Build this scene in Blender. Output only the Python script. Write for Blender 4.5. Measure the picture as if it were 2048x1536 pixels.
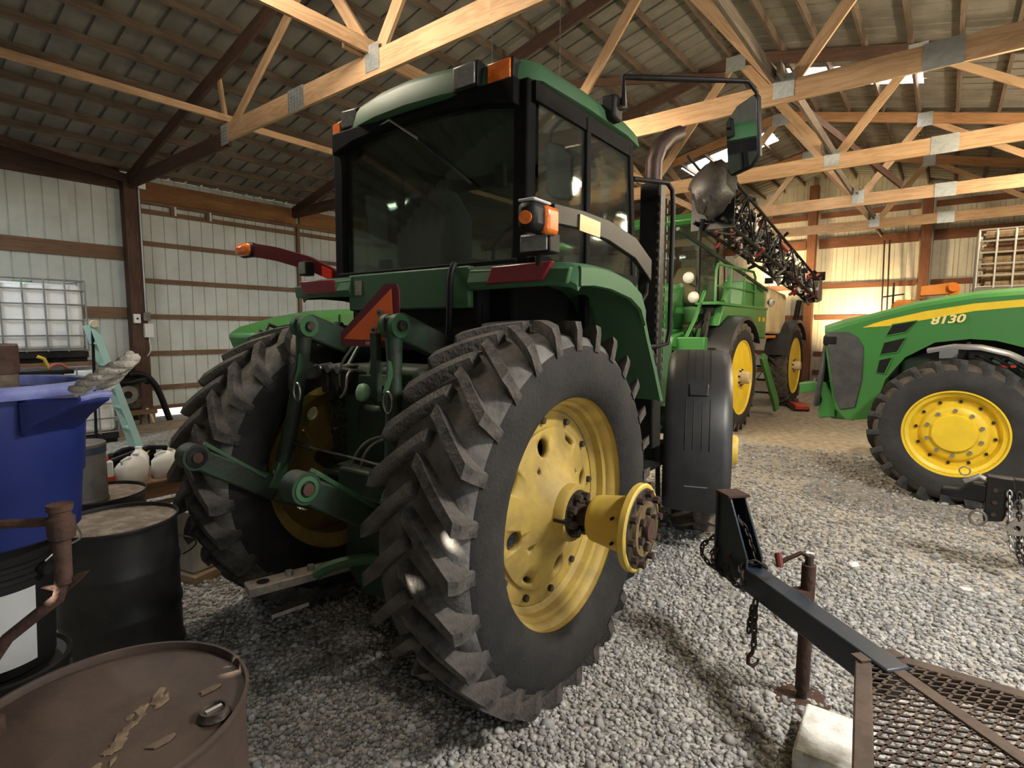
import bpy, math, random
import numpy as np
from mathutils import Vector, Matrix, Euler

for o in list(bpy.data.objects):
    bpy.data.objects.remove(o)
sc = bpy.context.scene
COL = sc.collection
random.seed(7)
PI = math.pi

# ------------------------------------------------------------------ camera
H = 1.72
YAW, PIT, ROL, FPX = math.radians(38.18), math.radians(5.66), math.radians(0.164), 1101.4
_F = Vector((math.cos(YAW)*math.cos(PIT), math.sin(YAW)*math.cos(PIT), -math.sin(PIT)))
_R0 = Vector((math.sin(YAW), -math.cos(YAW), 0))
_U0 = _R0.cross(_F)
_R = math.cos(ROL)*_R0 + math.sin(ROL)*_U0
_U = -math.sin(ROL)*_R0 + math.cos(ROL)*_U0
cam = bpy.data.cameras.new('camera')
cam.sensor_fit = 'HORIZONTAL'; cam.sensor_width = 36; cam.lens = FPX/2048*36
cam.clip_start = .05; cam.clip_end = 300
camo = bpy.data.objects.new('camera', cam); COL.objects.link(camo)
camo.matrix_world = Matrix(((_R.x, _U.x, -_F.x, 0), (_R.y, _U.y, -_F.y, 0), (_R.z, _U.z, -_F.z, H), (0, 0, 0, 1)))
sc.camera = camo
vs = sc.view_settings
vs.view_transform = 'Standard'; vs.look = 'None'; vs.gamma = 1; vs.use_curve_mapping = False
vs.exposure = 0.22

# ------------------------------------------------------------------ world and large lights
w = bpy.data.worlds.new('world'); sc.world = w; w.use_nodes = True
wb = w.node_tree.nodes['Background']; wb.inputs[0].default_value = (.80, .90, 1, 1); wb.inputs[1].default_value = 1.5

def area_light(name, loc, target, sx, sy, watts, col):
    l = bpy.data.lights.new(name, 'AREA'); l.shape = 'RECTANGLE'; l.size = sx; l.size_y = sy
    l.energy = watts; l.color = col
    o = bpy.data.objects.new(name, l); COL.objects.link(o); o.location = loc
    o.rotation_euler = (Vector(target)-Vector(loc)).to_track_quat('-Z', 'Y').to_euler()
    return o
# added fill light in a made-up doorway beside the camera (opening in wall_right)
area_light('side_doorway_fill', (1.5, -5.4, 2.0), (2.5, 3, .6), 5.0, 3.6, 28, (.90, .96, 1))
# low sun from behind the camera: it only gets in through nail holes in the roof and lights the ground outside
SUN_D = Vector((.67, -.16, -.62)).normalized()
sl = bpy.data.lights.new('sun', 'SUN'); sl.energy = 30; sl.angle = math.radians(.2); sl.color = (1, .90, .74)
so_ = bpy.data.objects.new('sun', sl); COL.objects.link(so_); so_.rotation_euler = SUN_D.to_track_quat('-Z', 'Y').to_euler()

# ------------------------------------------------------------------ materials
MATS = {}
def mat(name, col, rough=.6, metal=0., col2=None, scale=6., amt=.5, bump=0., bscale=40., stretch=None, spec=.5, emit=None, est=0., lo=.42, hi=.62, coat=0.):
    if name in MATS: return MATS[name]
    m = bpy.data.materials.new(name); m.use_nodes = True; nt = m.node_tree; N = nt.nodes; L = nt.links
    b = N['Principled BSDF']
    b.inputs['Roughness'].default_value = rough; b.inputs['Metallic'].default_value = metal
    b.inputs['Specular IOR Level'].default_value = spec; b.inputs['Coat Weight'].default_value = coat
    b.inputs['Base Color'].default_value = (*col, 1)
    if emit: b.inputs['Emission Color'].default_value = (*emit, 1); b.inputs['Emission Strength'].default_value = est
    if col2 is not None or bump:
        tc = N.new('ShaderNodeTexCoord'); mp = N.new('ShaderNodeMapping'); L.new(tc.outputs['Object'], mp.inputs[0])
        if stretch: mp.inputs['Scale'].default_value = stretch
    if col2 is not None:
        n = N.new('ShaderNodeTexNoise'); n.inputs['Scale'].default_value = scale; n.inputs['Detail'].default_value = 6
        n.inputs['Roughness'].default_value = .65
        L.new(mp.outputs[0], n.inputs['Vector'])
        r = N.new('ShaderNodeMapRange'); r.inputs[1].default_value = lo; r.inputs[2].default_value = hi
        r.inputs[3].default_value = 0; r.inputs[4].default_value = amt
        L.new(n.outputs['Fac'], r.inputs[0])
        mx = N.new('ShaderNodeMix'); mx.data_type = 'RGBA'
        mx.inputs[6].default_value = (*col, 1); mx.inputs[7].default_value = (*col2, 1)
        L.new(r.outputs[0], mx.inputs[0]); L.new(mx.outputs[2], b.inputs['Base Color'])
    if bump:
        n2 = N.new('ShaderNodeTexNoise'); n2.inputs['Scale'].default_value = bscale; n2.inputs['Detail'].default_value = 4
        L.new(mp.outputs[0], n2.inputs['Vector'])
        bp = N.new('ShaderNodeBump'); bp.inputs['Strength'].default_value = bump; bp.inputs['Distance'].default_value = .02
        L.new(n2.outputs['Fac'], bp.inputs['Height']); L.new(bp.outputs[0], b.inputs['Normal'])
    MATS[name] = m
    return m

def wood(name, c1, c2, rough=.75):
    if name in MATS: return MATS[name]
    m = bpy.data.materials.new(name); m.use_nodes = True; nt = m.node_tree; N = nt.nodes; L = nt.links
    b = N['Principled BSDF']; b.inputs['Roughness'].default_value = rough; b.inputs['Specular IOR Level'].default_value = .25
    tc = N.new('ShaderNodeTexCoord'); oi = N.new('ShaderNodeObjectInfo')
    ad = N.new('ShaderNodeVectorMath'); ad.operation = 'ADD'
    sv = N.new('ShaderNodeVectorMath'); sv.operation = 'SCALE'; sv.inputs['Scale'].default_value = 9.
    L.new(oi.outputs['Random'], sv.inputs[0]); L.new(tc.outputs['Object'], ad.inputs[0]); L.new(sv.outputs[0], ad.inputs[1])
    mp = N.new('ShaderNodeMapping'); mp.inputs['Scale'].default_value = (.9, 9, 9); L.new(ad.outputs[0], mp.inputs[0])
    n = N.new('ShaderNodeTexNoise'); n.inputs['Scale'].default_value = 1.6; n.inputs['Detail'].default_value = 3; n.inputs['Distortion'].default_value = .6
    L.new(mp.outputs[0], n.inputs['Vector'])
    ml = N.new('ShaderNodeMath'); ml.operation = 'MULTIPLY'; ml.inputs[1].default_value = 26.; L.new(n.outputs['Fac'], ml.inputs[0])
    sn = N.new('ShaderNodeMath'); sn.operation = 'SINE'; L.new(ml.outputs[0], sn.inputs[0])
    r = N.new('ShaderNodeMapRange'); r.inputs[1].default_value = -.2; r.inputs[2].default_value = 1.; r.inputs[4].default_value = .55
    L.new(sn.outputs[0], r.inputs[0])
    mx = N.new('ShaderNodeMix'); mx.data_type = 'RGBA'; mx.inputs[6].default_value = (*c1, 1); mx.inputs[7].default_value = (*c2, 1)
    L.new(r.outputs[0], mx.inputs[0])
    # dust blotches
    n3 = N.new('ShaderNodeTexNoise'); n3.inputs['Scale'].default_value = 1.3; n3.inputs['Detail'].default_value = 4; L.new(ad.outputs[0], n3.inputs['Vector'])
    r3 = N.new('ShaderNodeMapRange'); r3.inputs[1].default_value = .4; r3.inputs[2].default_value = .7; r3.inputs[4].default_value = .45; L.new(n3.outputs['Fac'], r3.inputs[0])
    m3 = N.new('ShaderNodeMix'); m3.data_type = 'RGBA'; m3.inputs[7].default_value = (c2[0]*.75, c2[1]*.75, c2[2]*.75, 1)
    L.new(r3.outputs[0], m3.inputs[0]); L.new(mx.outputs[2], m3.inputs[6])
    L.new(m3.outputs[2], b.inputs['Base Color'])
    bp = N.new('ShaderNodeBump'); bp.inputs['Strength'].default_value = .15; bp.inputs['Distance'].default_value = .005
    L.new(sn.outputs[0], bp.inputs['Height']); L.new(bp.outputs[0], b.inputs['Normal'])
    MATS[name] = m; return m

def glassmat(name, tint=(.62, .68, .64), refl=.5):
    if name in MATS: return MATS[name]
    m = bpy.data.materials.new(name); m.use_nodes = True; nt = m.node_tree; N = nt.nodes; L = nt.links
    N.remove(N['Principled BSDF']); out = N['Material Output']
    t = N.new('ShaderNodeBsdfTransparent'); t.inputs[0].default_value = (*tint, 1)
    g = N.new('ShaderNodeBsdfGlossy'); g.inputs['Roughness'].default_value = .03
    fr = N.new('ShaderNodeFresnel'); fr.inputs[0].default_value = 1.5
    ml = N.new('ShaderNodeMath'); ml.operation = 'MULTIPLY_ADD'; ml.inputs[1].default_value = refl; ml.inputs[2].default_value = .02; L.new(fr.outputs[0], ml.inputs[0])
    d = N.new('ShaderNodeBsdfDiffuse'); d.inputs[0].default_value = (.35, .36, .33, 1)
    mx = N.new('ShaderNodeMixShader'); L.new(ml.outputs[0], mx.inputs[0]); L.new(t.outputs[0], mx.inputs[1]); L.new(g.outputs[0], mx.inputs[2])
    # dust film
    n = N.new('ShaderNodeTexNoise'); n.inputs['Scale'].default_value = 2.5; n.inputs['Detail'].default_value = 5
    r = N.new('ShaderNodeMapRange'); r.inputs[1].default_value = .35; r.inputs[2].default_value = .8; r.inputs[3].default_value = .01; r.inputs[4].default_value = .07
    L.new(n.outputs['Fac'], r.inputs[0])
    m2 = N.new('ShaderNodeMixShader'); L.new(r.outputs[0], m2.inputs[0]); L.new(mx.outputs[0], m2.inputs[1]); L.new(d.outputs[0], m2.inputs[2])
    L.new(m2.outputs[0], out.inputs[0])
    MATS[name] = m; return m

GREEN = mat('green_paint', (.042, .125, .052), .5, 0, (.062, .112, .07), 3, .7, spec=.3)
GREENB = mat('bright_green_paint', (.042, .205, .042), .40, 0, (.06, .175, .06), 3, .5, spec=.5, coat=.2)
GREEND = mat('grimy_green_paint', (.015, .045, .021), .6, 0, (.024, .022, .016), 7, .9, bump=.15)
YELLOW = mat('yellow_paint', (.62, .44, .075), .48, 0, (.42, .30, .07), 5, .6, bump=.04, bscale=90)
YELLOWD = mat('dusty_yellow_paint', (.42, .295, .062), .6, 0, (.25, .175, .055), 5, .8, bump=.05, bscale=90)
YELLOWB = mat('clean_yellow_paint', (.85, .60, .03), .4, 0, (.66, .46, .03), 4, .5)
RUBBER = mat('tyre_rubber', (.009, .009, .0093), .85, 0, (.030, .027, .024), 3.5, .8, bump=.25, bscale=60, lo=.44, hi=.7)
RUBLUG = mat('dusty_tyre_lug', (.024, .022, .020), .9, 0, (.115, .102, .090), 9, .9, bump=.35, bscale=70, lo=.35, hi=.62)
RUBLUGD = mat('brown_tyre_lug', (.055, .045, .036), .9, 0, (.15, .12, .09), 9, .9, bump=.3, bscale=70)
BLACK = mat('black_plastic', (.006, .006, .0065), .55, 0, (.012, .0115, .0115), 8, .7, spec=.25)
BLACKM = mat('black_metal', (.007, .007, .0075), .5, .05, (.016, .014, .012), 9, .7, spec=.3)
BLACKF = mat('black_fender_plastic', (.020, .021, .023), .42, 0, (.038, .038, .038), 4, .7)
RUST = mat('rusty_steel', (.075, .036, .024), .8, .2, (.035, .021, .017), 14, .9, bump=.3)
RUSTB = mat('brown_rust_drum', (.078, .052, .040), .62, .15, (.040, .027, .022), 3.2, .9, bump=.18, bscale=18)
DARKM = mat('dark_greasy_metal', (.025, .022, .020), .6, .4, (.085, .070, .055), 16, .8, bump=.3)
STEEL = mat('bare_steel', (.45, .44, .42), .4, .9, (.25, .22, .2), 12, .6)
GALV = mat('galvanised_plate', (.52, .56, .56), .45, .75, (.40, .43, .43), 20, .7)
ORANGE_L = mat('amber_lens', (.82, .19, .02), .25, 0, (.55, .10, .01), 14, .7, coat=.4)
RED_L = mat('red_lens', (.22, .012, .022), .28, 0, (.15, .01, .018), 12, .7, coat=.3)
RED_R = mat('red_reflector', (.62, .035, .02), .3, 0, coat=.3)
ORANGE_S = mat('orange_sign_film', (1.0, .17, .025), .5, 0, (.92, .15, .02), 6, .6)
RED_S = mat('dark_red_sign_border', (.17, .010, .022), .35, 0, (.13, .01, .02), 8, .6)
LENS = mat('work_lamp_lens', (.23, .23, .22), .25, .2, (.15, .15, .15), 25, .7)
AMBER_REF = mat('yellow_reflector', (.40, .24, .03), .3, 0, (.33, .20, .03), 30, .6)
MIRROR = mat('mirror_glass', (.75, .78, .78), .03, 1.)
GLASS = glassmat('cab_glass')
GLASSC = glassmat('clear_cab_glass', (.82, .86, .82), .6)
FABRIC = mat('dark_seat_fabric', (.045, .046, .05), .9, 0, (.065, .062, .06), 20, .6)
LINER = mat('grey_headliner', (.16, .16, .145), .9)
WOOD = wood('pale_truss_timber', (.56, .365, .21), (.37, .215, .11))
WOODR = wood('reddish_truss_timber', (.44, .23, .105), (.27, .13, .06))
WOODD = wood('stained_and_shaded_timber', (.105, .058, .040), (.055, .032, .024))  # own stain of the posts; on truss chords also stands in for shade
WOODG = wood('brown_girt_timber', (.21, .125, .075), (.13, .075, .045))
WOODH = wood('orange_brown_header_board', (.26, .13, .052), (.17, .08, .035))
WOODP = wood('weathered_purlin', (.25, .205, .16), (.15, .11, .08))
WOODU = wood('brown_purlin_timber', (.17, .125, .09), (.095, .065, .045))
WOODE = wood('dark_red_gable_timber', (.20, .085, .045), (.11, .048, .028))
PLATE = GALV
WALLM = mat('pale_wall_sheet', (.56, .60, .57), .5, .0, (.46, .48, .45), 1.2, .8, spec=.3)
WALLE = mat('cream_end_wall_sheet', (.58, .55, .45), .5, 0, (.47, .44, .36), 1.4, .8, spec=.3)
ROOFM = mat('galvanised_roof_sheet', (.24, .225, .19), .55, .2, (.16, .15, .13), 1.6, .8)
WHITEP = mat('white_plastic', (.80, .81, .80), .45, 0, (.68, .68, .66), 7, .6)
TOTEP = mat('translucent_tote_plastic', (.78, .80, .82), .5, 0, (.66, .68, .70), 2, .6)
CAGE = mat('grey_cage_tube', (.30, .31, .31), .45, .6, (.2, .2, .2), 10, .6)
BLUEP = mat('blue_tub_plastic', (.009, .019, .125), .5, 0, (.014, .027, .155), 4, .7, bump=.05)
BLUERIM = mat('scuffed_blue_rim', (.16, .19, .42), .6, 0, (.06, .08, .30), 14, .7)
ROPE = mat('grey_rope', (.40, .37, .33), .95, 0, (.26, .24, .21), 25, .8, bump=.4, bscale=120)
NAVY = mat('navy_trailer_paint', (.016, .026, .042), .42, .1, (.03, .034, .04), 9, .7)
GREYCAN = mat('grey_metal_can', (.20, .185, .165), .55, .5, (.12, .11, .10), 6, .8)
DRUMBLK = mat('black_drum_paint', (.012, .012, .012), .5, .1, (.03, .026, .022), 7, .7)
DUSTYLID = mat('dusty_drum_lid', (.15, .115, .085), .9, 0, (.30, .25, .20), 16, .9, bump=.4)
TEAL = mat('teal_painted_board', (.30, .50, .47), .6, 0, (.40, .52, .48), 8, .6)
ORANGEP = mat('orange_machine_paint', (.72, .26, .03), .45, 0, (.58, .19, .03), 4, .6)
CREAM = mat('cream_tank_plastic', (.62, .50, .30), .5, 0, (.5, .38, .2), 5, .6)
CONC = mat('pale_concrete_block', (.78, .78, .74), .9, 0, (.50, .49, .45), 12, .8, bump=.4)
MESHM = mat('rusty_expanded_metal', (.10, .07, .052), .8, .3, (.055, .04, .032), 10, .8)
LOG = mat('split_firewood', (.42, .30, .17), .9, 0, (.22, .15, .09), 5, .8, bump=.3, stretch=(1, 6, 6))
BARK = mat('grey_bark', (.24, .21, .18), .95, 0, (.12, .1, .08), 9, .8, bump=.5)
CARD = mat('tan_foam_chunk', (.35, .27, .14), .95, 0, (.20, .15, .07), 10, .8, bump=.5)
SKYL = mat('skylight_panel', (.9, .92, .9), .5, emit=(1, .97, .90), est=9.)
PEB = mat('grey_limestone', (.40, .40, .39), .85)
TUBEL = mat('fluorescent_tube', (.9, .9, .9), .4, emit=(1, .90, .74), est=14.)

# gravel colours vary per stone: random per island
def pebble_mat():
    m = MATS['grey_limestone']; nt = m.node_tree; N = nt.nodes; L = nt.links; b = N['Principled BSDF']
    g = N.new('ShaderNodeNewGeometry'); cr = N.new('ShaderNodeValToRGB')
    e = cr.color_ramp.elements; e[0].color = (.16, .157, .15, 1); e[1].color = (.50, .50, .495, 1)
    e.new(.4).color = (.30, .30, .30, 1); e.new(.75).color = (.39, .38, .365, 1)
    L.new(g.outputs['Random Per Island'], cr.inputs[0]); L.new(cr.outputs[0], b.inputs['Base Color'])
pebble_mat()

def floor_mat():
    m = bpy.data.materials.new('gravel_and_dirt'); m.use_nodes = True; nt = m.node_tree; N = nt.nodes; L = nt.links
    b = N['Principled BSDF']; b.inputs['Roughness'].default_value = .95; b.inputs['Specular IOR Level'].default_value = .15
    tc = N.new('ShaderNodeTexCoord')
    v = N.new('ShaderNodeTexVoronoi'); v.inputs['Scale'].default_value = 42; L.new(tc.outputs['Object'], v.inputs['Vector'])
    n = N.new('ShaderNodeTexNoise'); n.inputs['Scale'].default_value = .55; n.inputs['Detail'].default_value = 5; L.new(tc.outputs['Object'], n.inputs['Vector'])
    nf = N.new('ShaderNodeTexNoise'); nf.inputs['Scale'].default_value = 9; nf.inputs['Detail'].default_value = 6; L.new(tc.outputs['Object'], nf.inputs['Vector'])
    sep = N.new('ShaderNodeSeparateColor'); L.new(v.outputs['Color'], sep.inputs[0])
    cr = N.new('ShaderNodeValToRGB'); e = cr.color_ramp.elements
    e[0].color = (.20, .185, .165, 1); e[1].color = (.52, .50, .46, 1); L.new(sep.outputs[0], cr.inputs[0])
    crd = N.new('ShaderNodeValToRGB'); e = crd.color_ramp.elements
    e[0].color = (.25, .205, .155, 1); e[1].color = (.46, .40, .31, 1); e[0].position = .3; e[1].position = .7; L.new(nf.outputs['Fac'], crd.inputs[0])
    # dirt dominates away from the gravelled aisle
    sx = N.new('ShaderNodeSeparateXYZ'); L.new(tc.outputs['Object'], sx.inputs[0])
    mr = N.new('ShaderNodeMapRange'); mr.inputs[1].default_value = 4.5; mr.inputs[2].default_value = 9.0; L.new(sx.outputs[0], mr.inputs[0])
    ad = N.new('ShaderNodeMath'); ad.operation = 'ADD'; L.new(mr.outputs[0], ad.inputs[0])
    mn = N.new('ShaderNodeMapRange'); mn.inputs[1].default_value = .35; mn.inputs[2].default_value = .7; mn.inputs[3].default_value = -.35; mn.inputs[4].default_value = .45
    L.new(n.outputs['Fac'], mn.inputs[0]); L.new(mn.outputs[0], ad.inputs[1]); ad.use_clamp = True
    mx = N.new('ShaderNodeMix'); mx.data_type = 'RGBA'; L.new(ad.outputs[0], mx.inputs[0]); L.new(cr.outputs[0], mx.inputs[6]); L.new(crd.outputs[0], mx.inputs[7])
    L.new(mx.outputs[2], b.inputs['Base Color'])
    bp = N.new('ShaderNodeBump'); bp.inputs['Strength'].default_value = .8; bp.inputs['Distance'].default_value = .02; bp.invert = True
    L.new(v.outputs['Distance'], bp.inputs['Height'])
    b2 = N.new('ShaderNodeBump'); b2.inputs['Strength'].default_value = .5; b2.inputs['Distance'].default_value = .03
    L.new(nf.outputs['Fac'], b2.inputs['Height']); L.new(bp.outputs[0], b2.inputs['Normal']); L.new(b2.outputs[0], b.inputs['Normal'])
    return m
FLOORM = floor_mat()

# ------------------------------------------------------------------ mesh helpers
def V(*a): return Vector(a if len(a) > 1 else a[0])
def frame_from(d, up=(0, 0, 1)):
    d = V(d).normalized(); up = V(up)
    if abs(d.dot(up)) > .98: up = V(1, 0, 0) if abs(d.x) < .9 else V(0, 1, 0)
    s = up.cross(d).normalized(); u = d.cross(s).normalized()
    return d, s, u
class MB:
    def __init__(s): s.v = []; s.f = []; s.m = []
    def add(s, vs, fs, mi=0):
        k = len(s.v); s.v += [tuple(p) for p in vs]; s.f += [tuple(i+k for i in f) for f in fs]; s.m += [mi]*len(fs); return s
    def box(s, c, d, rot=None, mi=0):
        c = V(c); pts = []
        for x in (-.5, .5):
            for y in (-.5, .5):
                for z in (-.5, .5):
                    p = V(x*d[0], y*d[1], z*d[2])
                    if rot is not None: p = rot @ p
                    pts.append(c+p)
        return s.add(pts, [(0, 1, 3, 2), (4, 6, 7, 5), (0, 4, 5, 1), (2, 3, 7, 6), (0, 2, 6, 4), (1, 5, 7, 3)], mi)
    def bar(s, a, b, w, h, up=(0, 0, 1), mi=0, w2=None, h2=None):
        a, b = V(a), V(b); d, sd, u = frame_from(b-a, up); w2 = w if w2 is None else w2; h2 = h if h2 is None else h2
        pts = []
        for p, ww, hh in ((a, w, h), (b, w2, h2)):
            for i, j in ((-1, -1), (1, -1), (1, 1), (-1, 1)): pts.append(p+sd*(i*ww/2)+u*(j*hh/2))
        return s.add(pts, [(3, 2, 1, 0), (4, 5, 6, 7), (0, 1, 5, 4), (1, 2, 6, 5), (2, 3, 7, 6), (3, 0, 4, 7)], mi)
    def cyl(s, a, b, r, r2=None, n=16, mi=0, caps=True):
        a, b = V(a), V(b); r2 = r if r2 is None else r2; d, sd, u = frame_from(b-a)
        pts = []
        for p, rr in ((a, r), (b, r2)):
            for i in range(n):
                t = 2*PI*i/n; pts.append(p+sd*(rr*math.cos(t))+u*(rr*math.sin(t)))
        fs = [(i, (i+1) % n, n+(i+1) % n, n+i) for i in range(n)]
        if caps: fs += [tuple(range(n-1, -1, -1)), tuple(range(n, 2*n))]
        return s.add(pts, fs, mi)
    def tube(s, path, r, n=8, closed=False, mi=0):
        P = [V(p) for p in path]; m = len(P); rings = []
        prev = None
        for i in range(m):
            if closed: t = (P[(i+1) % m]-P[i-1])
            else: t = P[min(i+1, m-1)]-P[max(i-1, 0)]
            t.normalize()
            if prev is None: _, sd, u = frame_from(t)
            else:
                sd = prev-t*prev.dot(t); sd.normalize(); u = t.cross(sd)
            prev = sd
            rr = r[i] if isinstance(r, (list, tuple)) else r
            rings.append([P[i]+sd*(rr*math.cos(2*PI*k/n))+u*(rr*math.sin(2*PI*k/n)) for k in range(n)])
        pts = [p for rg in rings for p in rg]; fs = []
        for i in range(m if closed else m-1):
            j = (i+1) % m
            for k in range(n): fs.append((i*n+k, i*n+(k+1) % n, j*n+(k+1) % n, j*n+k))
        if not closed: fs += [tuple(range(n-1, -1, -1)), tuple((m-1)*n+k for k in range(n))]
        return s.add(pts, fs, mi)
    def lathe(s, prof, o=(0, 0, 0), axis=(0, 0, 1), n=32, mi=0, closed=False):
        # prof: (radius, height) pairs
        d, sd, u = frame_from(axis); o = V(o); pts = []; m = len(prof)
        for r, h in prof:
            for k in range(n):
                t = 2*PI*k/n; pts.append(o+d*h+sd*(r*math.cos(t))+u*(r*math.sin(t)))
        fs = []
        for i in range(m if closed else m-1):
            j = (i+1) % m
            for k in range(n): fs.append((i*n+k, i*n+(k+1) % n, j*n+(k+1) % n, j*n+k))
        if not closed:
            if prof[0][0] > 1e-6: fs.append(tuple(range(n-1, -1, -1)))
            if prof[-1][0] > 1e-6: fs.append(tuple((m-1)*n+k for k in range(n)))
        return s.add(pts, fs, mi)
    def prism(s, poly, o, u, v, w, mi=0):
        # poly in (a,b) -> o + a*u + b*v, extruded by vector w
        o, u, v, w = V(o), V(u), V(v), V(w); n = len(poly)
        p0 = [o+u*a+v*b for a, b in poly]; p1 = [p+w for p in p0]
        return s.add(p0+p1, [tuple(range(n-1, -1, -1)), tuple(range(n, 2*n))]+[(i, (i+1) % n, n+(i+1) % n, n+i) for i in range(n)], mi)
    def loft(s, rings, caps=True, closed=True, mi=0):
        n = len(rings[0]); pts = [p for r in rings for p in r]; fs = []
        for i in range(len(rings)-1):
            for k in range(n if closed else n-1): fs.append((i*n+k, i*n+(k+1) % n, (i+1)*n+(k+1) % n, (i+1)*n+k))
        if caps: fs += [tuple(range(n-1, -1, -1)), tuple((len(rings)-1)*n+k for k in range(n))]
        return s.add(pts, fs, mi)
    def mesh(s, name):
        me = bpy.data.meshes.new(name); me.from_pydata(s.v, [], s.f); me.validate(); me.update()
        return me
    def build(s, name, m, parent=None, smooth=35, bevel=0, sub=0, seg=2, fix=True):
        me = s.mesh(name)
        if fix:
            import bmesh
            bm = bmesh.new(); bm.from_mesh(me); bmesh.ops.recalc_face_normals(bm, faces=bm.faces); bm.to_mesh(me); bm.free()
        for mm in (m if isinstance(m, (list, tuple)) else [m]): me.materials.append(mm)
        if isinstance(m, (list, tuple)):
            for p, i in zip(me.polygons, s.m): p.material_index = i
        if smooth:
            me.polygons.foreach_set('use_smooth', [True]*len(me.polygons)); me.set_sharp_from_angle(angle=math.radians(smooth))
        o = bpy.data.objects.new(name, me); COL.objects.link(o)
        if parent: o.parent = parent
        if bevel:
            b = o.modifiers.new('bevel', 'BEVEL'); b.width = bevel; b.segments = seg; b.limit_method = 'ANGLE'; b.angle_limit = math.radians(40)
        if sub:
            b = o.modifiers.new('sub', 'SUBSURF'); b.levels = sub; b.render_levels = sub
        return o
def tag(o, label=None, cat=None, group=None, kind=None):
    if label: o['label'] = label
    if cat: o['category'] = cat
    if group: o['group'] = group
    if kind: o['kind'] = kind
    return o
def thing(name, label, cat, loc=(0, 0, 0), rz=0, group=None, kind=None):
    o = bpy.data.objects.new(name, None); COL.objects.link(o); o.location = loc; o.rotation_euler = (0, 0, rz); o.empty_display_size = .1
    return tag(o, label, cat, group, kind)
def flatten(E, parent):
    """hand the children of a helper empty to its thing, keeping their place"""
    M = E.matrix_basis.copy()
    for ch in list(E.children):
        L_ = ch.matrix_basis.copy(); ch.parent = parent; ch.matrix_basis = M @ L_
    bpy.data.objects.remove(E)
def copy_tree(o, parent=None):
    c = o.copy(); COL.objects.link(c); c.parent = parent
    for ch in list(o.children): copy_tree(ch, c)
    return c
_barcache = {}
def bar_obj(name, a, b, w, h, m, parent=None, up=(0, 0, 1)):
    """a timber with its own local axes (grain along x); shares mesh between equal sizes"""
    a, b = V(a), V(b); L = round((b-a).length, 3); key = (L, w, h, m.name)
    if key not in _barcache:
        me = MB().box((0, 0, 0), (L, w, h)).mesh(name); me.materials.append(m); _barcache[key] = me
    d, s, u = frame_from(b-a, up)
    o = bpy.data.objects.new(name, _barcache[key]); COL.objects.link(o)
    if parent: o.parent = parent
    c = (a+b)/2
    o.matrix_local = Matrix(((d.x, s.x, u.x, c.x), (d.y, s.y, u.y, c.y), (d.z, s.z, u.z, c.z), (0, 0, 0, 1)))
    return o
def inst(name, me, parent, mloc):
    o = bpy.data.objects.new(name, me); COL.objects.link(o); o.parent = parent; o.matrix_local = mloc; return o
def bez(p0, p1, p2, p3, n=12):
    p0, p1, p2, p3 = V(p0), V(p1), V(p2), V(p3)
    return [(1-t)**3*p0+3*(1-t)**2*t*p1+3*(1-t)*t*t*p2+t**3*p3 for t in [i/n for i in range(n+1)]]
def chain_mb(path, L=.045, r=.006, wd=.6, mb=None):
    """real oval links laid along a path"""
    mb = mb or MB(); P = [V(p) for p in path]
    seg = [(P[i+1]-P[i]).length for i in range(len(P)-1)]; tot = sum(seg); k = 0; s = 0
    while s < tot:
        d = s; i = 0
        while i < len(seg)-1 and d > seg[i]: d -= seg[i]; i += 1
        c = P[i]+(P[i+1]-P[i])*(d/max(seg[i], 1e-6)); t, sd, u = frame_from(P[i+1]-P[i])
        if k % 2: sd, u = u, sd
        ring = [c+t*(L*.62*math.cos(a))+sd*(L*.5*wd*math.sin(a)) for a in [2*PI*q/10 for q in range(10)]]
        mb.tube(ring, r, 5, closed=True); s += L*.8; k += 1
    return mb

# ================================================================== THE BUILDING
X0, X1, YL, YR, YC = -6.2, 20.4, 12.12, -5.7, 3.22
SL = .234
def zc(Y): return 6.45-SL*abs(Y-YC)          # centre line of the top chords
def zroof(Y): return zc(Y)+.22               # underside of the roof sheets

fl = MB().add([(-40, -40, 0), (60, -40, 0), (60, 50, 0), (-40, 50, 0)], [(0, 1, 2, 3)]).build('floor', FLOORM, fix=False, smooth=0)
tag(fl, 'grey gravel and tan dirt floor of the shed', 'floor', kind='structure')

def sheet_mesh(name, W, L, ribs, rw, dep, m, off=0.):
    """profiled metal sheet: u across, v along, ribs stand out along +w; modelled in local (u, v, w)"""
    prof = [(0, 0)]
    for c in ribs: prof += [(c-rw/2, 0), (c-rw/2+.006, dep), (c+rw/2-.006, dep), (c+rw/2, 0)]
    prof.append((W, 0))
    t = .0012
    n = len(prof); vs = []
    for v in (0, L):
        vs += [(u, v, w_) for u, w_ in prof]
    for v in (0, L):
        vs += [(u, v, w_+t) for u, w_ in prof]
    fs = [(i, i+1, n+i+1, n+i) for i in range(n-1)]+[(2*n+i, 3*n+i, 3*n+i+1, 2*n+i+1) for i in range(n-1)]
    me = bpy.data.meshes.new(name); me.from_pydata(vs, [], fs); me.update(); me.materials.append(m); return me
SW = .9144
def basis(o, u, v, w_):
    o, u, v, w_ = V(o), V(u), V(v), V(w_)
    return Matrix(((u.x, v.x, w_.x, o.x), (u.y, v.y, w_.y, o.y), (u.z, v.z, w_.z, o.z), (0, 0, 0, 1)))

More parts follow.
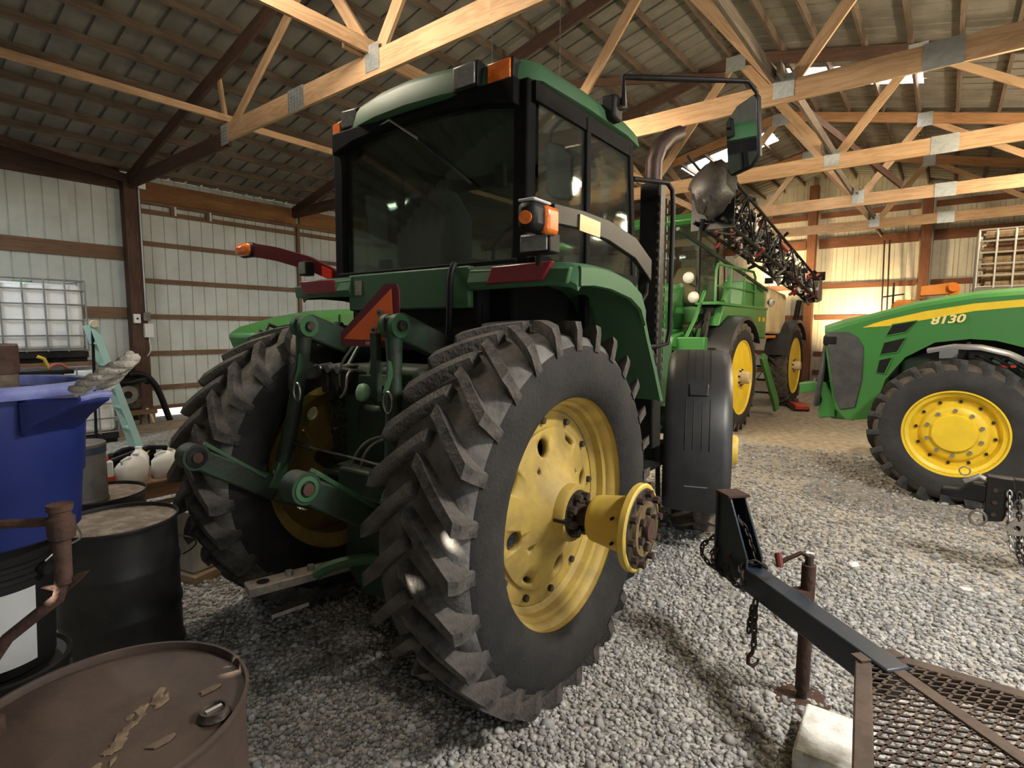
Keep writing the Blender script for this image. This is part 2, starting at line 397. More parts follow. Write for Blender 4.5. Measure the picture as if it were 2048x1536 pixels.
# ---- wall_left
wl = thing('wall_left', 'pale ribbed metal side wall with horizontal timber girts', 'wall', (0, 0, 0), kind='structure')
zt = zroof(YL)-.004
ribs4 = [.11, .338, .567, .795]
me_a = sheet_mesh('wall_sheet', SW, zt, ribs4, .026, .019, WALLM)
me_b = sheet_mesh('wall_sheet', SW, zt-.14, ribs4, .026, .019, WALLM)
x = X0
while x < X1-.01:
    gap = 3.9 < x+.3 < 6.9
    inst('wall_sheet', me_b if gap else me_a, wl, basis((x, YL, .14 if gap else 0), (1, 0, 0), (0, 0, 1), (0, 1, 0))); x += SW
for z in (3.93, 3.33, 2.63, 1.95, 1.24, .57):
    bar_obj('girt', (3.98, YL-.03, z), (7.19, YL-.03, z), .04, .085, WOODG, wl)
    bar_obj('girt', (7.27, YL-.03, z), (10.5, YL-.03, z), .04, .085, WOODG, wl)
    bar_obj('girt', (10.6, YL-.03, z), (20.3, YL-.03, z), .04, .085, WOODG, wl)
for z, h in ((3.10, .24), (2.01, .20), (.75, .20)):
    bar_obj('girt', (X0+.1, YL-.035, z), (3.70, YL-.035, z), .05, h, WOODG, wl)
bar_obj('door_header', (3.98, YL-.06, 4.30), (7.19, YL-.06, 4.30), .06, .35, WOODH, wl)
bar_obj('door_header', (7.27, YL-.06, 4.30), (10.5, YL-.06, 4.30), .06, .35, WOODH, wl)
bar_obj('door_track_board', (3.98, YL-.05, 4.09), (10.5, YL-.05, 4.09), .06, .06, WOODG, wl)
bar_obj('eave_header', (X0+.1, YL-.06, 4.44), (3.70, YL-.06, 4.44), .06, .36, WOODD, wl)
bar_obj('bottom_board', (3.98, YL-.02, .175), (7.2, YL-.02, .175), .04, .07, WOODG, wl)
bar_obj('door_stile', (7.23, YL-.05, .1), (7.23, YL-.05, 4.14), .08, .07, WOODG, wl, up=(1, 0, 0))
for xx in (4.62, 5.28):   # short hanger blocks under the header
    MB().box((xx, YL-.06, 4.0), (.035, .05, .17)).build('hanger_bracket', mat('pale_bracket_paint', (.62, .64, .62), .5), wl, 0)
    MB().box((xx-.05, YL-.055, 4.0), (.06, .045, .17)).build('hanger_block', WOODG, wl, 0)
# ---- wall_far (gable end)
wf = thing('wall_far', 'cream ribbed metal gable wall with dark timber girts', 'wall', (0, 0, 0), kind='structure')
y = YR; ribsE = [.09, .20, .39, .50, .70, .81]; ec = {}
while y < YL-.01:
    ymid = y+SW/2; L = round(max(zroof(y+.0), zroof(min(y+SW, YL)))+.02, 3)
    if L not in ec: ec[L] = sheet_mesh('wall_sheet', SW, L, ribsE, .022, .018, WALLE)
    inst('wall_sheet', ec[L], wf, basis((X1, y, 0), (0, 1, 0), (0, 0, 1), (1, 0, 0))); y += SW
for z, h in ((5.36, .17), (4.55, .16), (4.40, .14), (3.13, .16), (2.13, .15), (.95, .15), (.35, .15)):
    for a, b in ((YR+.1, .47), (.83, 3.42), (3.80, 8.0), (8.2, YL-.1)):
        aa = max(a, YC-(6.45-z)/SL); bb = min(b, YC+(6.45-z)/SL)
        if bb > aa+.3: bar_obj('girt', (X1-.03, aa, z), (X1-.03, bb, z), .05, h, WOODE, wf)
# ---- wall_right and wall_back (behind and beside the camera) ; the side doorway is added for light
wr = thing('wall_right', 'pale ribbed metal side wall with an added doorway for fill light', 'wall', (0, 0, 0), kind='structure')
me_r = sheet_mesh('wall_sheet', SW, zt, ribs4, .026, .019, WALLM); me_rh = sheet_mesh('wall_sheet', SW, zt-3.9, ribs4, .026, .019, WALLM)
x = X0
while x < X1-.01:
    dr = -1.2 < x+SW/2 < 4.2
    inst('wall_sheet', me_rh if dr else me_r, wr, basis((x, YR, 3.9 if dr else 0), (1, 0, 0), (0, 0, 1), (0, -1, 0))); x += SW
wbk = thing('wall_back', 'pale ribbed metal gable wall behind the camera', 'wall', (0, 0, 0), kind='structure')
y = YR
while y < YL-.01:
    L = round(max(zroof(y), zroof(min(y+SW, YL)))+.02, 3); z0 = 0
    inst('wall_sheet', sheet_mesh('wall_sheet', SW, L-z0, ribs4, .026, .019, WALLM), wbk, basis((X0, y, z0), (0, 1, 0), (0, 0, 1), (-1, 0, 0))); y += SW
# ---- ceiling: roof sheets, purlins, skylights
ce = thing('ceiling', 'ribbed metal roof underside on timber purlins with skylight panels', 'roof', (0, 0, 0), kind='structure')
cs = 1/math.sqrt(1+SL*SL)
ribsR = [.08, .384, .69]
HOLES = []
for p in ((4.652, .725, 0), (4.635, .425, 0), (4.66, -.21, 0), (1.306, 1.339, 1.004), (1.362, 1.426, .727), (.294, 1.489, 1.138)):
    p = V(p); t_ = 3.
    for _ in range(40): t_ = (zroof((p-SUN_D*t_).y)-p.z)/(-SUN_D.z)
    HOLES.append(p-SUN_D*t_)
def holed_sheet(name, W, L, ribs, rw, dep, m, holes, r=.026):
    """profiled sheet with round nail-rust holes in its flats"""
    prof = [(0, 0)]
    for c in [c_ for c_ in ribs if all(abs(c_-h_[0]) > .07 for h_ in holes)]: prof += [(c-rw/2, 0), (c-rw/2+.006, dep), (c+rw/2-.006, dep), (c+rw/2, 0)]
    prof.append((W, 0)); mb = MB()
    hu_ = sorted(h_[0] for h_ in holes)
    prof = sorted(prof+[((p_+q_)/2, 0) for p_, q_ in zip(hu_, hu_[1:]) if not any(abs((p_+q_)/2-c_) < rw/2+.002 for c_ in ribs)], key=lambda e_: e_[0])
    for (u0, w0), (u1, w1) in zip(prof, prof[1:]):
        hs = sorted([(hu, hv) for hu, hv in holes if u0+.001 < hu < u1-.001 and w0 == w1 == 0], key=lambda q: q[1]); v0 = 0
        for hu, hv in hs:
            a = min(.055, hu-u0-.001, u1-hu-.001); rr_ = min(r, a*.9)
            mb.add([(u0, v0, 0), (u1, v0, 0), (u1, hv-a, 0), (u0, hv-a, 0)], [(0, 1, 2, 3)])
            mb.add([(u0, hv-a, 0), (hu-a, hv-a, 0), (hu-a, hv+a, 0), (u0, hv+a, 0)], [(0, 1, 2, 3)])
            mb.add([(hu+a, hv-a, 0), (u1, hv-a, 0), (u1, hv+a, 0), (hu+a, hv+a, 0)], [(0, 1, 2, 3)])
            out = [(a, 0), (a, a), (0, a), (-a, a), (-a, 0), (-a, -a), (0, -a), (a, -a)]
            mb.add([(hu+p_, hv+q_, 0) for p_, q_ in out]+[(hu+rr_*math.cos(k*PI/4), hv+rr_*math.sin(k*PI/4), 0) for k in range(8)], [(k, (k+1) % 8, 8+(k+1) % 8, 8+k) for k in range(8)])
            v0 = hv+a
        mb.add([(u0, v0, w0), (u1, v0, w1), (u1, L, w1), (u0, L, w0)], [(0, 1, 2, 3)])
    me = mb.mesh(name); me.materials.append(m); return me
def roof_panel(x, ya, yb, m, name='roof_sheet', Wd=SW):
    d = V(0, yb-ya, zroof(yb)-zroof(ya)); L = d.length; d.normalize(); n = V(1, 0, 0).cross(d)
    if n.z < 0: n = -n
    key = (round(L, 3), m.name, Wd)
    hl = [(h.x-x, (h-V(h.x, ya, zroof(ya))).length) for h in HOLES if x < h.x < x+Wd and (ya-h.y)*(yb-h.y) < 0]
    if hl:
        inst(name, holed_sheet(name, Wd, L, ribsR, .05, .034, m, hl), ce, basis((x, ya, zroof(ya)), (1, 0, 0), d, n)); return
    if key not in ec: ec[key] = sheet_mesh(name, Wd, L, ribsR, .05, .034, m)
    inst(name, ec[key], ce, basis((x, ya, zroof(ya)), (1, 0, 0), d, n))
SKR, SKL = 20, 23            # sheets replaced by skylight panels over part of their length
for k in range(31):
    x = X0-.538+k*SW
    if k == SKR: roof_panel(x, YC, 2.75, ROOFM); roof_panel(x, 2.75, .60, SKYL, 'skylight_panel'); roof_panel(x, .60, YR-.3, ROOFM)
    else: roof_panel(x, YC, YR-.3, ROOFM)
for k in range(30):
    x = X0+k*SW
    if k == SKL: roof_panel(x, YC, 3.7, ROOFM); roof_panel(x, 3.7, 5.9, SKYL, 'skylight_panel'); roof_panel(x, 5.9, YL+.3, ROOFM)
    else: roof_panel(x, YC, YL+.3, ROOFM)
for sgn in (-1, 1):
    q = .12
    while q < 8.9:
        Y = YC+sgn*q; z = zroof(Y)-.060; up = (0, SL*sgn, 1)
        xa = X0
        while xa < X1:
            xb = min(xa+3.33 if xa > X0 else .45, X1)
            jit = random.uniform(-.015, .015)
            bar_obj('purlin', (xa-.06, Y+jit, z), (xb+.06, Y+jit, z), .042, .115, WOODU, ce, up=up); xa = xb
        q += .60
bar_obj('ridge_board', (X0, YC, zroof(YC)+.015), (X1+.3, YC, zroof(YC)+.015), .5, .01, ROOFM, ce)

# ---- trusses
TX = [.45, 3.80, 7.10, 10.45, 13.75, 17.05]
tlabels = ['', 'timber roof truss over the near tractor cab, its chord end over the wall post',
           'timber roof truss seen behind the cab mirror, with a wide splice plate', 'timber roof truss above the nose of the numbered tractor',
           'timber roof truss above the sprayer cab roof', 'timber roof truss next to the cream gable wall']
def plate_mesh():
    m = MB().box((0, 0, 0), (.006, .22, .26))
    for i in range(5):
        for j in range(6): m.box((-.004, -.085+i*.0425, -.105+j*.042), (.004, .014, .02))
    me = m.mesh('gusset_plate'); me.materials.append(PLATE); return me
PLM = plate_mesh()
ZB = 4.425
for i, X in enumerate(TX):
    if i == 0: lab = 'timber roof truss above and behind the camera'
    else: lab = tlabels[i]
    t = thing('roof_truss', lab, 'truss', (X, YC, 0), group='timber roof trusses')
    top = WOODR if i >= 4 else WOODD  # near top chords get the darker timber: missing light put into the colour
    for s in (-1, 1):
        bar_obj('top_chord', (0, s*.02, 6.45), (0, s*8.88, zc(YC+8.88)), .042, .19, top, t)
        bar_obj('bottom_chord', (0, 0, ZB), (0, s*3.02, ZB), .042, .24, WOOD, t)
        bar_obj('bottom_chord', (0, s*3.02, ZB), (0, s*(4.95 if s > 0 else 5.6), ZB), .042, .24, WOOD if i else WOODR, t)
        bar_obj('bottom_chord', (.03, s*4.8, ZB-.06), (.03, s*8.80, ZB-.06), .042, .22, WOODD, t)  # outer chord: stain and lack of light both in the colour
        wm = WOOD
        bar_obj('web', (.035, s*1.58, ZB+.06), (.035, s*.10, 6.36), .038, .15, WOOD, t, up=(1, 0, 0) if 0 else (0, 0, 1))
        bar_obj('web', (.035, s*1.62, ZB+.06), (.035, s*2.62, 5.82), .038, .13, wm, t)
        bar_obj('web', (.035, s*2.66, 5.80), (.035, s*4.80, ZB+.03), .038, .11, wm, t)
        bar_obj('web', (.035, s*4.86, ZB), (.035, s*5.05, 5.22), .038, .07, wm, t)
        for (yy, zz, wy, wz) in ((1.58, ZB+.06, 1, 1), (3.02, ZB, 1.5, 1), (2.62, zc(YC+2.62)-.03, 1.1, 1), (4.84, ZB-.03, .9, 1)):
            o = inst('gusset_plate', PLM, t, Matrix.Translation((-.028, s*yy, zz))); o.scale = (1, wy, wz)
    o = inst('gusset_plate', PLM, t, Matrix.Translation((-.028, 0, 6.38))); o.scale = (1, 1.5, 1)
# lateral runners on the bottom chords, one board per bay, lapped over each truss
BAYS = ['the camera bay', 'the near cab bay', 'the bay past the cab mirror', 'the sprayer cab bay', 'the sprayer tank bay', 'the gable wall bay']
for Yn, lb, dy in ((YC-1.52, 'aisle-side', .05), (YC+1.70, 'middle', .05), (YC+4.86, 'wall-side', .05)):
    for i in range(len(TX)):
        a = TX[i]-.25; b = (TX[i+1] if i+1 < len(TX) else X1-.1)+.2; s = dy if i % 2 else -dy
        o = bar_obj('lateral_runner', (a, Yn+s, ZB+.19), (b, Yn+s, ZB+.19), .04, .14 if Yn < 7.5 else .09, WOOD if Yn > 4 else WOODP)
        tag(o, lb+' timber runner board lying on the truss chords in '+BAYS[i], 'timber', 'runner boards on the trusses')
o = bar_obj('lateral_runner', (X0+.1, YC+4.86, ZB+.19), (.3, YC+4.86, ZB+.19), .04, .09, WOOD)
tag(o, 'wall-side timber runner board on the truss chords behind the camera bay', 'timber', 'runner boards on the trusses')
# roof sway braces
o = bar_obj('sway_brace', (3.70, 11.80, 4.42), (.60, 10.9, 4.60), .04, .14, WOODD); tag(o, 'dark timber brace rising from the wall post into the roof', 'timber')
o = bar_obj('sway_brace', (7.2, 6.1, 5.65), (10.4, 3.4, 6.2), .04, .12, WOODD); tag(o, 'dark diagonal timber brace under the roof beyond the cab mirror', 'timber')
o = bar_obj('sway_brace', (10.5, 2.9, 6.2), (13.7, .9, 4.6), .04, .12, WOODD); tag(o, 'dark diagonal timber brace in front of the long skylight', 'timber')

# ---- wall posts
def post(name, label, x, y, wx, wy, h, m, parts=True):
    t = thing(name, label, 'post', (x, y, 0))
    bar_obj('timber', (0, 0, 0), (0, 0, h), wx, wy, m, t, up=(0, 1, 0))
    return t
p = post('wall_post', 'dark timber wall post carrying switch boxes and a conduit', 3.84, 11.97, .26, .22, 4.50, WOODD)
MB().box((.16, -.06, 4.36), (.12, .14, .16)).build('bracket', GALV, p, 0)
MB().tube([(.10, -.13, 4.3), (.10, -.13, 2.0)], .016, 8).build('conduit', mat('grey_conduit', (.55, .56, .56), .4, .4), p)
MB().box((-.06, -.145, 1.90), (.11, .06, .17)).build('switch_box', WHITEP, p, bevel=.006)
MB().cyl((-.06, -.176, 1.90), (-.06, -.19, 1.90), .018, n=10).build('socket', BLACK, p)
MB().box((.10, -.145, 1.94), (.12, .07, .16)).build('junction_box', GREYCAN, p, bevel=.006)
MB().box((.12, -.145, 1.68), (.15, .08, .26)).build('breaker_box', mat('pale_breaker_box', (.66, .66, .64), .5), p, bevel=.006)
MB().tube(bez((.12, -.15, 1.55), (.10, -.16, 1.4), (.18, -.2, 1.35), (.05, -.2, 1.2)), .008, 6).build('cable', WHITEP, p)
post('wall_post', 'dark timber wall post beyond the near tractor hood', 10.55, 11.97, .2, .2, 4.5, WOODD)
post('wall_post', 'reddish gable wall post behind the folded sprayer boom', X1-.16, 3.61, .30, .24, 6.3, WOODE)
post('wall_post', 'reddish gable wall post above the orange machine', X1-.16, .65, .28, .24, 5.75, WOODE)
post('wall_post', 'gable wall post hidden beyond the sprayer tank', X1-.16, 8.1, .28, .24, 5.2, WOODE)

# ---- lamps of the shed and added fill lamps
def tube_fixture(loc, watts, col, label, bare, L=1.25, rz=0, tilt=0, hang=.2):
    t = thing('tube_light', label, 'lamp', loc, rz)
    MB().box((0, 0, .06), (L, .16, .05)).build('housing', WHITEP, t, bevel=.008)
    for s in (-1, 1): MB().cyl((-L/2+.03, s*.045, .015), (L/2-.03, s*.045, .015), .016, n=10).build('tube', TUBEL, t)
    for s in (-1, 1): MB().cyl((s*L*.4, 0, .0), (s*L*.4, 0, hang), .006, n=6).build('hanger', STEEL, t)
    if bare:
        l = bpy.data.lights.new('tube_light_glow', 'POINT'); l.shadow_soft_size = .12; l.energy = watts; l.color = col; dz = -.14
    else:
        l = bpy.data.lights.new('tube_light_glow', 'AREA'); l.shape = 'RECTANGLE'; l.size = L; l.size_y = .18; l.energy = watts; l.color = col; dz = -.03
    o = bpy.data.objects.new('tube_light_glow', l); COL.objects.link(o); o.parent = t; o.location = (0, 0, dz)
    if tilt:
        for ch in t.children:
            if ch.name.split('.')[0] != 'hanger': ch.matrix_basis = Matrix.Rotation(tilt, 4, 'X') @ ch.matrix_basis
    return t
WARM = (1, .82, .58); NEUT = (1, .94, .86); COOL = (.90, .97, 1)
tube_fixture((2.9, -1.9, 4.12), 290, NEUT, 'tube light fixture above the low trailer', False)
tube_fixture((-1.2, -1.6, 4.12), 24, WARM, 'bare tube light fixture behind the camera', True)
# added tilted fill fixture, put in to light the near truss and tyre tops
tube_fixture((1.75, 4.3, 4.78), 118, (1, .86, .68), 'added tilted fill light above the drums', False, 1.5, PI/2, -math.radians(50), 1.42)
tube_fixture((5.7, 4.3, 4.08), 150, WARM, 'tilted tube light fixture above the near tractor hood', False, 1.3, PI/2, -math.radians(45), 2.1)
tube_fixture((8.0, -1.15, 4.12), 430, WARM, 'bare tube light fixture above the numbered tractor hood', True)
tube_fixture((12.4, -1.9, 4.12), 360, WARM, 'bare tube light fixture over the far aisle', True)
tube_fixture((.45, 8.9, 4.12), 88, COOL, 'added fill light above the stacked totes', False, 1.25, PI/2)  # unseen fill, added to brighten the left wall and totes
tube_fixture((7.10, 8.4, 4.06), 48, COOL, 'added fill light over the wall side aisle', False, 1.25, PI/2)  # second added fill for the left wall, out of sight behind the cab
def work_lamp(loc, target, watts, col, label, h):
    t = thing('work_lamp', label, 'lamp', (loc[0], loc[1], 0))
    for k in range(3):
        a = k*2.1; MB().tube([(0, 0, .5), (.3*math.cos(a), .3*math.sin(a), .01)], .012, 6).build('leg', BLACKM, t)
    MB().cyl((0, 0, .45), (0, 0, h-.1), .014, n=8).build('pole', STEEL, t)
    MB().box((0, 0, h), (.14, .24, .18)).build('head', BLACKM, t, bevel=.01)
    d = (V(target)-V(loc)).normalized()
    l = bpy.data.lights.new('work_lamp_beam', 'SPOT'); l.energy = watts; l.color = col; l.spot_size = 2.3; l.spot_blend = .7; l.shadow_soft_size = .08
    o = bpy.data.objects.new('work_lamp_beam', l); COL.objects.link(o); o.parent = t; o.location = V(0, 0, h)+d*.12
    o.rotation_euler = d.to_track_quat('-Z', 'Y').to_euler()
work_lamp((18.9, 2.1, 1.5), (20.4, 2.1, 2.5), 620, (1, .74, .38), 'tripod work lamp glowing on the gable wall beyond the numbered tractor', 1.5)
work_lamp((19.2, 4.6, 3.3), (20.4, 4.25, 4.1), 300, (1, .74, .38), 'tripod work lamp glowing behind the folded boom', 3.3)

# ================================================================== TYRES AND WHEELS (shared builders)
TREAD = mat('dusty_tread_face', (.060, .056, .052), .9, 0, (.19, .18, .165), 5, .9, bump=.25, bscale=50, lo=.36, hi=.62)
TREADB = mat('muddy_tread_face', (.05, .042, .034), .9, 0, (.13, .105, .08), 5, .9, bump=.25, bscale=50)
def tire_prof(R0, W, rr):
    h = [(rr, .40), (rr+.03, .465), (rr+.35*(R0-rr), .5), (rr+.65*(R0-rr), .5), (R0-.065, .475), (R0-.022, .40), (R0-.006, .22), (R0, 0)]
    return [(r, -a*W) for r, a in h]+[(r, a*W) for r, a in reversed(h[:-1])]
def surf_r(y, R0, W):
    a = abs(y)/W
    return R0-.006*(a/.22)**2 if a < .22 else R0-.006-.016*((a-.22)/.18) if a < .40 else R0-.022-.043*((a-.40)/.075)
def make_tire(name, parent, loc, R, W, rr, nl, lh=.05, sweep=.24, rev=1, rz=0, mats=None, hw=.030, tread=None, ph=0., lab=None):
    R0 = R-lh; prof = tire_prof(R0, W, rr); n = 72
    mb = MB(); d = V(0, 1, 0); m = len(prof); pts = []
    for r, h in prof:
        for k in range(n):
            t = 2*PI*k/n; pts.append((r*math.cos(t), h, r*math.sin(t)))
    fs = []; mi = []
    for i in range(m-1):
        for k in range(n): fs.append((i*n+k, i*n+(k+1) % n, (i+1)*n+(k+1) % n, (i+1)*n+k))
        mi += [1 if min(prof[i][0], prof[i+1][0]) > R0-.07 else 0]*n
    mb.v = pts; mb.f = fs; mb.m = mi
    lugm, bodym = mats or (RUBLUG, RUBBER)
    o = mb.build(name, [bodym, tread or TREAD], parent, 50)
    o.location = loc; o.rotation_euler = (0, 0, rz)
    if lab: o['label'] = lab
    def lug(sy):
        rings = []
        secs = [(-.015, 0, 1., 0)]+[(s*.47, s, 1., 0) for s in (.12, .3, .5, .7, .88, 1.0)]+[(.500, 1.05, .9, .035)]
        for a, s, ws, drop in secs:
            y = sy*a*W; th = -sweep*s*rev; rb = surf_r(y, R0, W)-.012 if a < .48 else R0-.085
            rt = R-.016*max(0, s-.5)-drop; hb, ht = hw*1.22*ws/R, hw*ws/R
            ring = []
            for r, dt in ((rb, -hb), (rt, -ht), (rt, ht), (rb, hb)):
                t = th+dt; ring.append((-r*math.cos(t), y, r*math.sin(t)))
            rings.append(ring)
        me = MB().loft(rings).mesh('lug'); me.materials.append(lugm)
        import bmesh
        bm = bmesh.new(); bm.from_mesh(me); bmesh.ops.recalc_face_normals(bm, faces=bm.faces); bm.to_mesh(me); bm.free()
        return me
    meA, meB = lug(1), lug(-1)
    for k in range(nl):
        a = 2*PI*k/nl+ph
        inst('lug', meA, o, Matrix.Rotation(a, 4, 'Y')); inst('lug', meB, o, Matrix.Rotation(a+PI/nl, 4, 'Y'))
    return o
def lathe_y(prof, so, loc, n=48, closed=False):
    """lathe about the wheel axis; heights run outward (so = +1 left, -1 right)"""
    return MB().lathe(prof, loc, (0, so, 0), n, closed=closed)
def bolt_ring(name, parent, loc, so, h, r, n, br, m, ph=0., ln=.02, cnt=6):
    me = MB().cyl((0, 0, 0), (0, so*ln, 0), br, n=cnt).mesh(name); me.materials.append(m)
    for k in range(n):
        a = 2*PI*k/n+ph
        inst(name, me, parent, Matrix.Translation(V(loc)+V(r*math.cos(a), so*h, r*math.sin(a))))
def cut(o, cutters):
    for c in cutters:
        b = o.modifiers.new('cut', 'BOOLEAN'); b.operation = 'DIFFERENCE'; b.object = c; b.solver = 'EXACT'
    dg = bpy.context.evaluated_depsgraph_get(); me = bpy.data.meshes.new_from_object(o.evaluated_get(dg))
    o.modifiers.clear(); o.data = me
    for c in cutters: bpy.data.objects.remove(c)

# ================================================================== NEAR TRACTOR
TH = math.radians(2.5)
T = thing('tractor', 'dark green cab tractor with orange triangle sign and yellow wheels, seen from behind', 'tractor', (2.12, 2.40, 0), TH)
AX = .86
def rear_wheel(so):
    yc = so*(.86 if so < 0 else .80); p0 = 1.055 if so < 0 else .995
    c = (0, 0, AX)
    make_tire('rear_tire', T, (0, yc, AX), .905, .485, .545, 28, .052, .23, ph=.10 if so < 0 else .03, hw=.027)
    rim = [(.566, p0-.012), (.566, p0+.004), (.552, p0+.006), (.546, p0-.03), (.528, p0-.045), (.522, p0-.075), (.505, p0-.085), (.498, p0-.12), (.472, p0-.14), (.466, p0-.19),
           (.466, p0-.33), (.55, p0-.36), (.555, p0-.385), (.565, p0-.385), (.56, p0-.33), (.49, p0-.3), (.49, p0-.19), (.55, p0-.06)]
    r_ = lathe_y(rim, so, c, 64, True).build('wheel_rim', YELLOWD, T, 40)
    disc = [(.0, p0-.02), (.135, p0-.02), (.16, p0-.045), (.20, p0-.075), (.27, p0-.10), (.385, p0-.125), (.392, p0-.128), (.392, p0-.142), (.47, p0-.145), (.47, p0-.165), (.38, p0-.165), (.26, p0-.135), (.0, p0-.10)]
    d_ = lathe_y(disc, so, c, 64).build('wheel_disc', YELLOWD, T, 35)
    cs_ = []
    for k in range(8):
        a = 2*PI*(k+.30)/8
        q = V(.315*math.cos(a), 0, .315*math.sin(a)+AX)
        mm = MB()
        if k % 2 == 0: mm.cyl((q.x, so*(p0-.25), q.z), (q.x, so*(p0+.02), q.z), .046, n=20)
        else:
            ring = []
            for e in range(16):
                t = 2*PI*e/16; rad = V(math.cos(a), 0, math.sin(a)); tan = V(-math.sin(a), 0, math.cos(a))
                ring.append(rad*(.016*math.cos(t))+tan*(.05*math.sin(t))+q+rad*.035)
            mm.loft([[p+V(0, so*(p0-.25), 0) for p in ring], [p+V(0, so*(p0+.02), 0) for p in ring]])
        cs_.append(mm.build('cutter', YELLOWD))
        q2 = V(.245*math.cos(a+.35), 0, .245*math.sin(a+.35)+AX)
        if k % 2 == 0: cs_.append(MB().cyl((q2.x, so*(p0-.25), q2.z), (q2.x, so*(p0+.02), q2.z), .014, n=10).build('cutter', YELLOWD))
    for o in cs_+[d_]: o.parent = None
    bpy.context.view_layer.update()
    cut(d_, cs_); d_.parent = T
    bolt_ring('wheel_bolt', d_, (0, 0, AX), so, p0-.146, .432, 12, .017, DARKM, .1, .022)
    col = lathe_y([(.0, p0+.035), (.088, p0+.035), (.128, p0+.03), (.135, p0+.02), (.135, p0-.03)], so, c, 40).build('hub_collar', YELLOWD, T, 40)
    lathe_y([(.0, p0+.037), (.112, p0+.037), (.112, p0+.03)], so, c, 32).build('collar_face', DARKM, col, 40)
    bolt_ring('collar_bolt', col, (0, 0, AX), so, p0+.035, .088, 8, .020, DARKM, .3, .035)
    MB().box((0, so*(p0+.02), AX), (.29, .06, .012)).build('collar_split', BLACKM, col, 0)
    MB().cyl((0, so*.3, AX), (0, so*(p0+.40), AX), .048, n=24).build('axle_bar', RUST, T)
    if so < 0:
        q = p0+.02
        hub = lathe_y([(.05, q+.105), (.098, q+.105), (.104, q+.112), (.108, q+.13), (.128, q+.27), (.140, q+.295), (.188, q+.300), (.193, q+.306), (.193, q+.330), (.186, q+.336), (.05, q+.336)], so, c, 48, True).build('dual_hub', YELLOW, T, 35)
        hub['label'] = 'yellow cast hub cone on the axle end'
        lathe_y([(.0, q+.340), (.172, q+.340), (.176, q+.334)], so, c, 40).build('hub_face', DARKM, hub, 40)
        lathe_y([(.0, q+.352), (.085, q+.352), (.095, q+.356), (.118, q+.356), (.120, q+.338)], so, c, 40).build('hub_cap', mat('greasy_yellow', (.20, .14, .06), .6, .1, (.06, .045, .03), 18, .9), hub, 40)
        MB().cyl((0, so*(q+.35), AX), (0, so*(q+.375), AX), .05, n=24).build('axle_end', RUST, hub)
        bolt_ring('hub_bolt', hub, (0, 0, AX), so, q+.338, .152, 10, .017, RUST, .1, .028)
        bolt_ring('hub_nut', hub, (0, 0, AX), so, q+.352, .078, 6, .018, DARKM, .4, .02)
        for zz in (.06, -.05):
            MB().cyl((-.115, so*(q+.25), AX+zz), (-.135, so*(q+.25), AX+zz), .007, n=8).build('set_screw', BLACKM, hub)
rear_wheel(-1); rear_wheel(1)

# ---- chassis
MB().box((.32, 0, 1.05), (1.15, .62, .95)).build('transaxle_housing', GREEND, T, bevel=.04)
MB().cyl((0, -.62, AX), (0, .62, AX), .15, n=28).build('rear_axle_housing', GREEND, T)
MB().box((1.9, 0, .95), (1.6, .46, .55)).build('engine_frame', GREEND, T, bevel=.03)
hood = [(1.45, 1.25), (1.45, 1.98), (2.2, 1.90), (3.1, 1.74), (3.3, 1.60), (3.34, 1.05), (3.1, .95), (2.0, 1.1)]
MB().prism(hood, (0, -.36, 0), (1, 0, 0), (0, 0, 1), (0, .72, 0)).build('hood', GREEN, T, bevel=.05)
MB().box((3.36, 0, 1.3), (.05, .5, .5)).build('grille', BLACK, T, bevel=.01)
MB().bar((2.55, -.62, .62), (2.55, .62, .62), .18, .2).build('front_axle', GREEND, T, bevel=.02)
MB().box((3.5, 0, .78), (.32, .7, .3)).build('weight_bracket', GREEN, T, bevel=.02)
MB().box((1.15, -.52, .78), (.85, .30, .5)).build('fuel_tank', BLACK, T, bevel=.08)
MB().box((1.15, .52, .78), (.85, .30, .5)).build('fuel_tank', BLACK, T, bevel=.08)
for z in (.45, .72, 1.0): MB().box((1.55, -.72, z), (.36, .26, .025)).build('step', BLACKM, T, 0)
MB().bar((1.38, -.84, .4), (1.45, -.8, 1.25), .03, .02).build('step_rail', BLACKM, T, 0)
MB().bar((1.72, -.84, .4), (1.72, -.8, 1.25), .03, .02).build('step_rail', BLACKM, T, 0)
# lower right side sheet between tyre and step (dark toolbox)
MB().box((1.28, -.68, 1.32), (.62, .34, .55)).build('side_box', BLACK, T, bevel=.05)

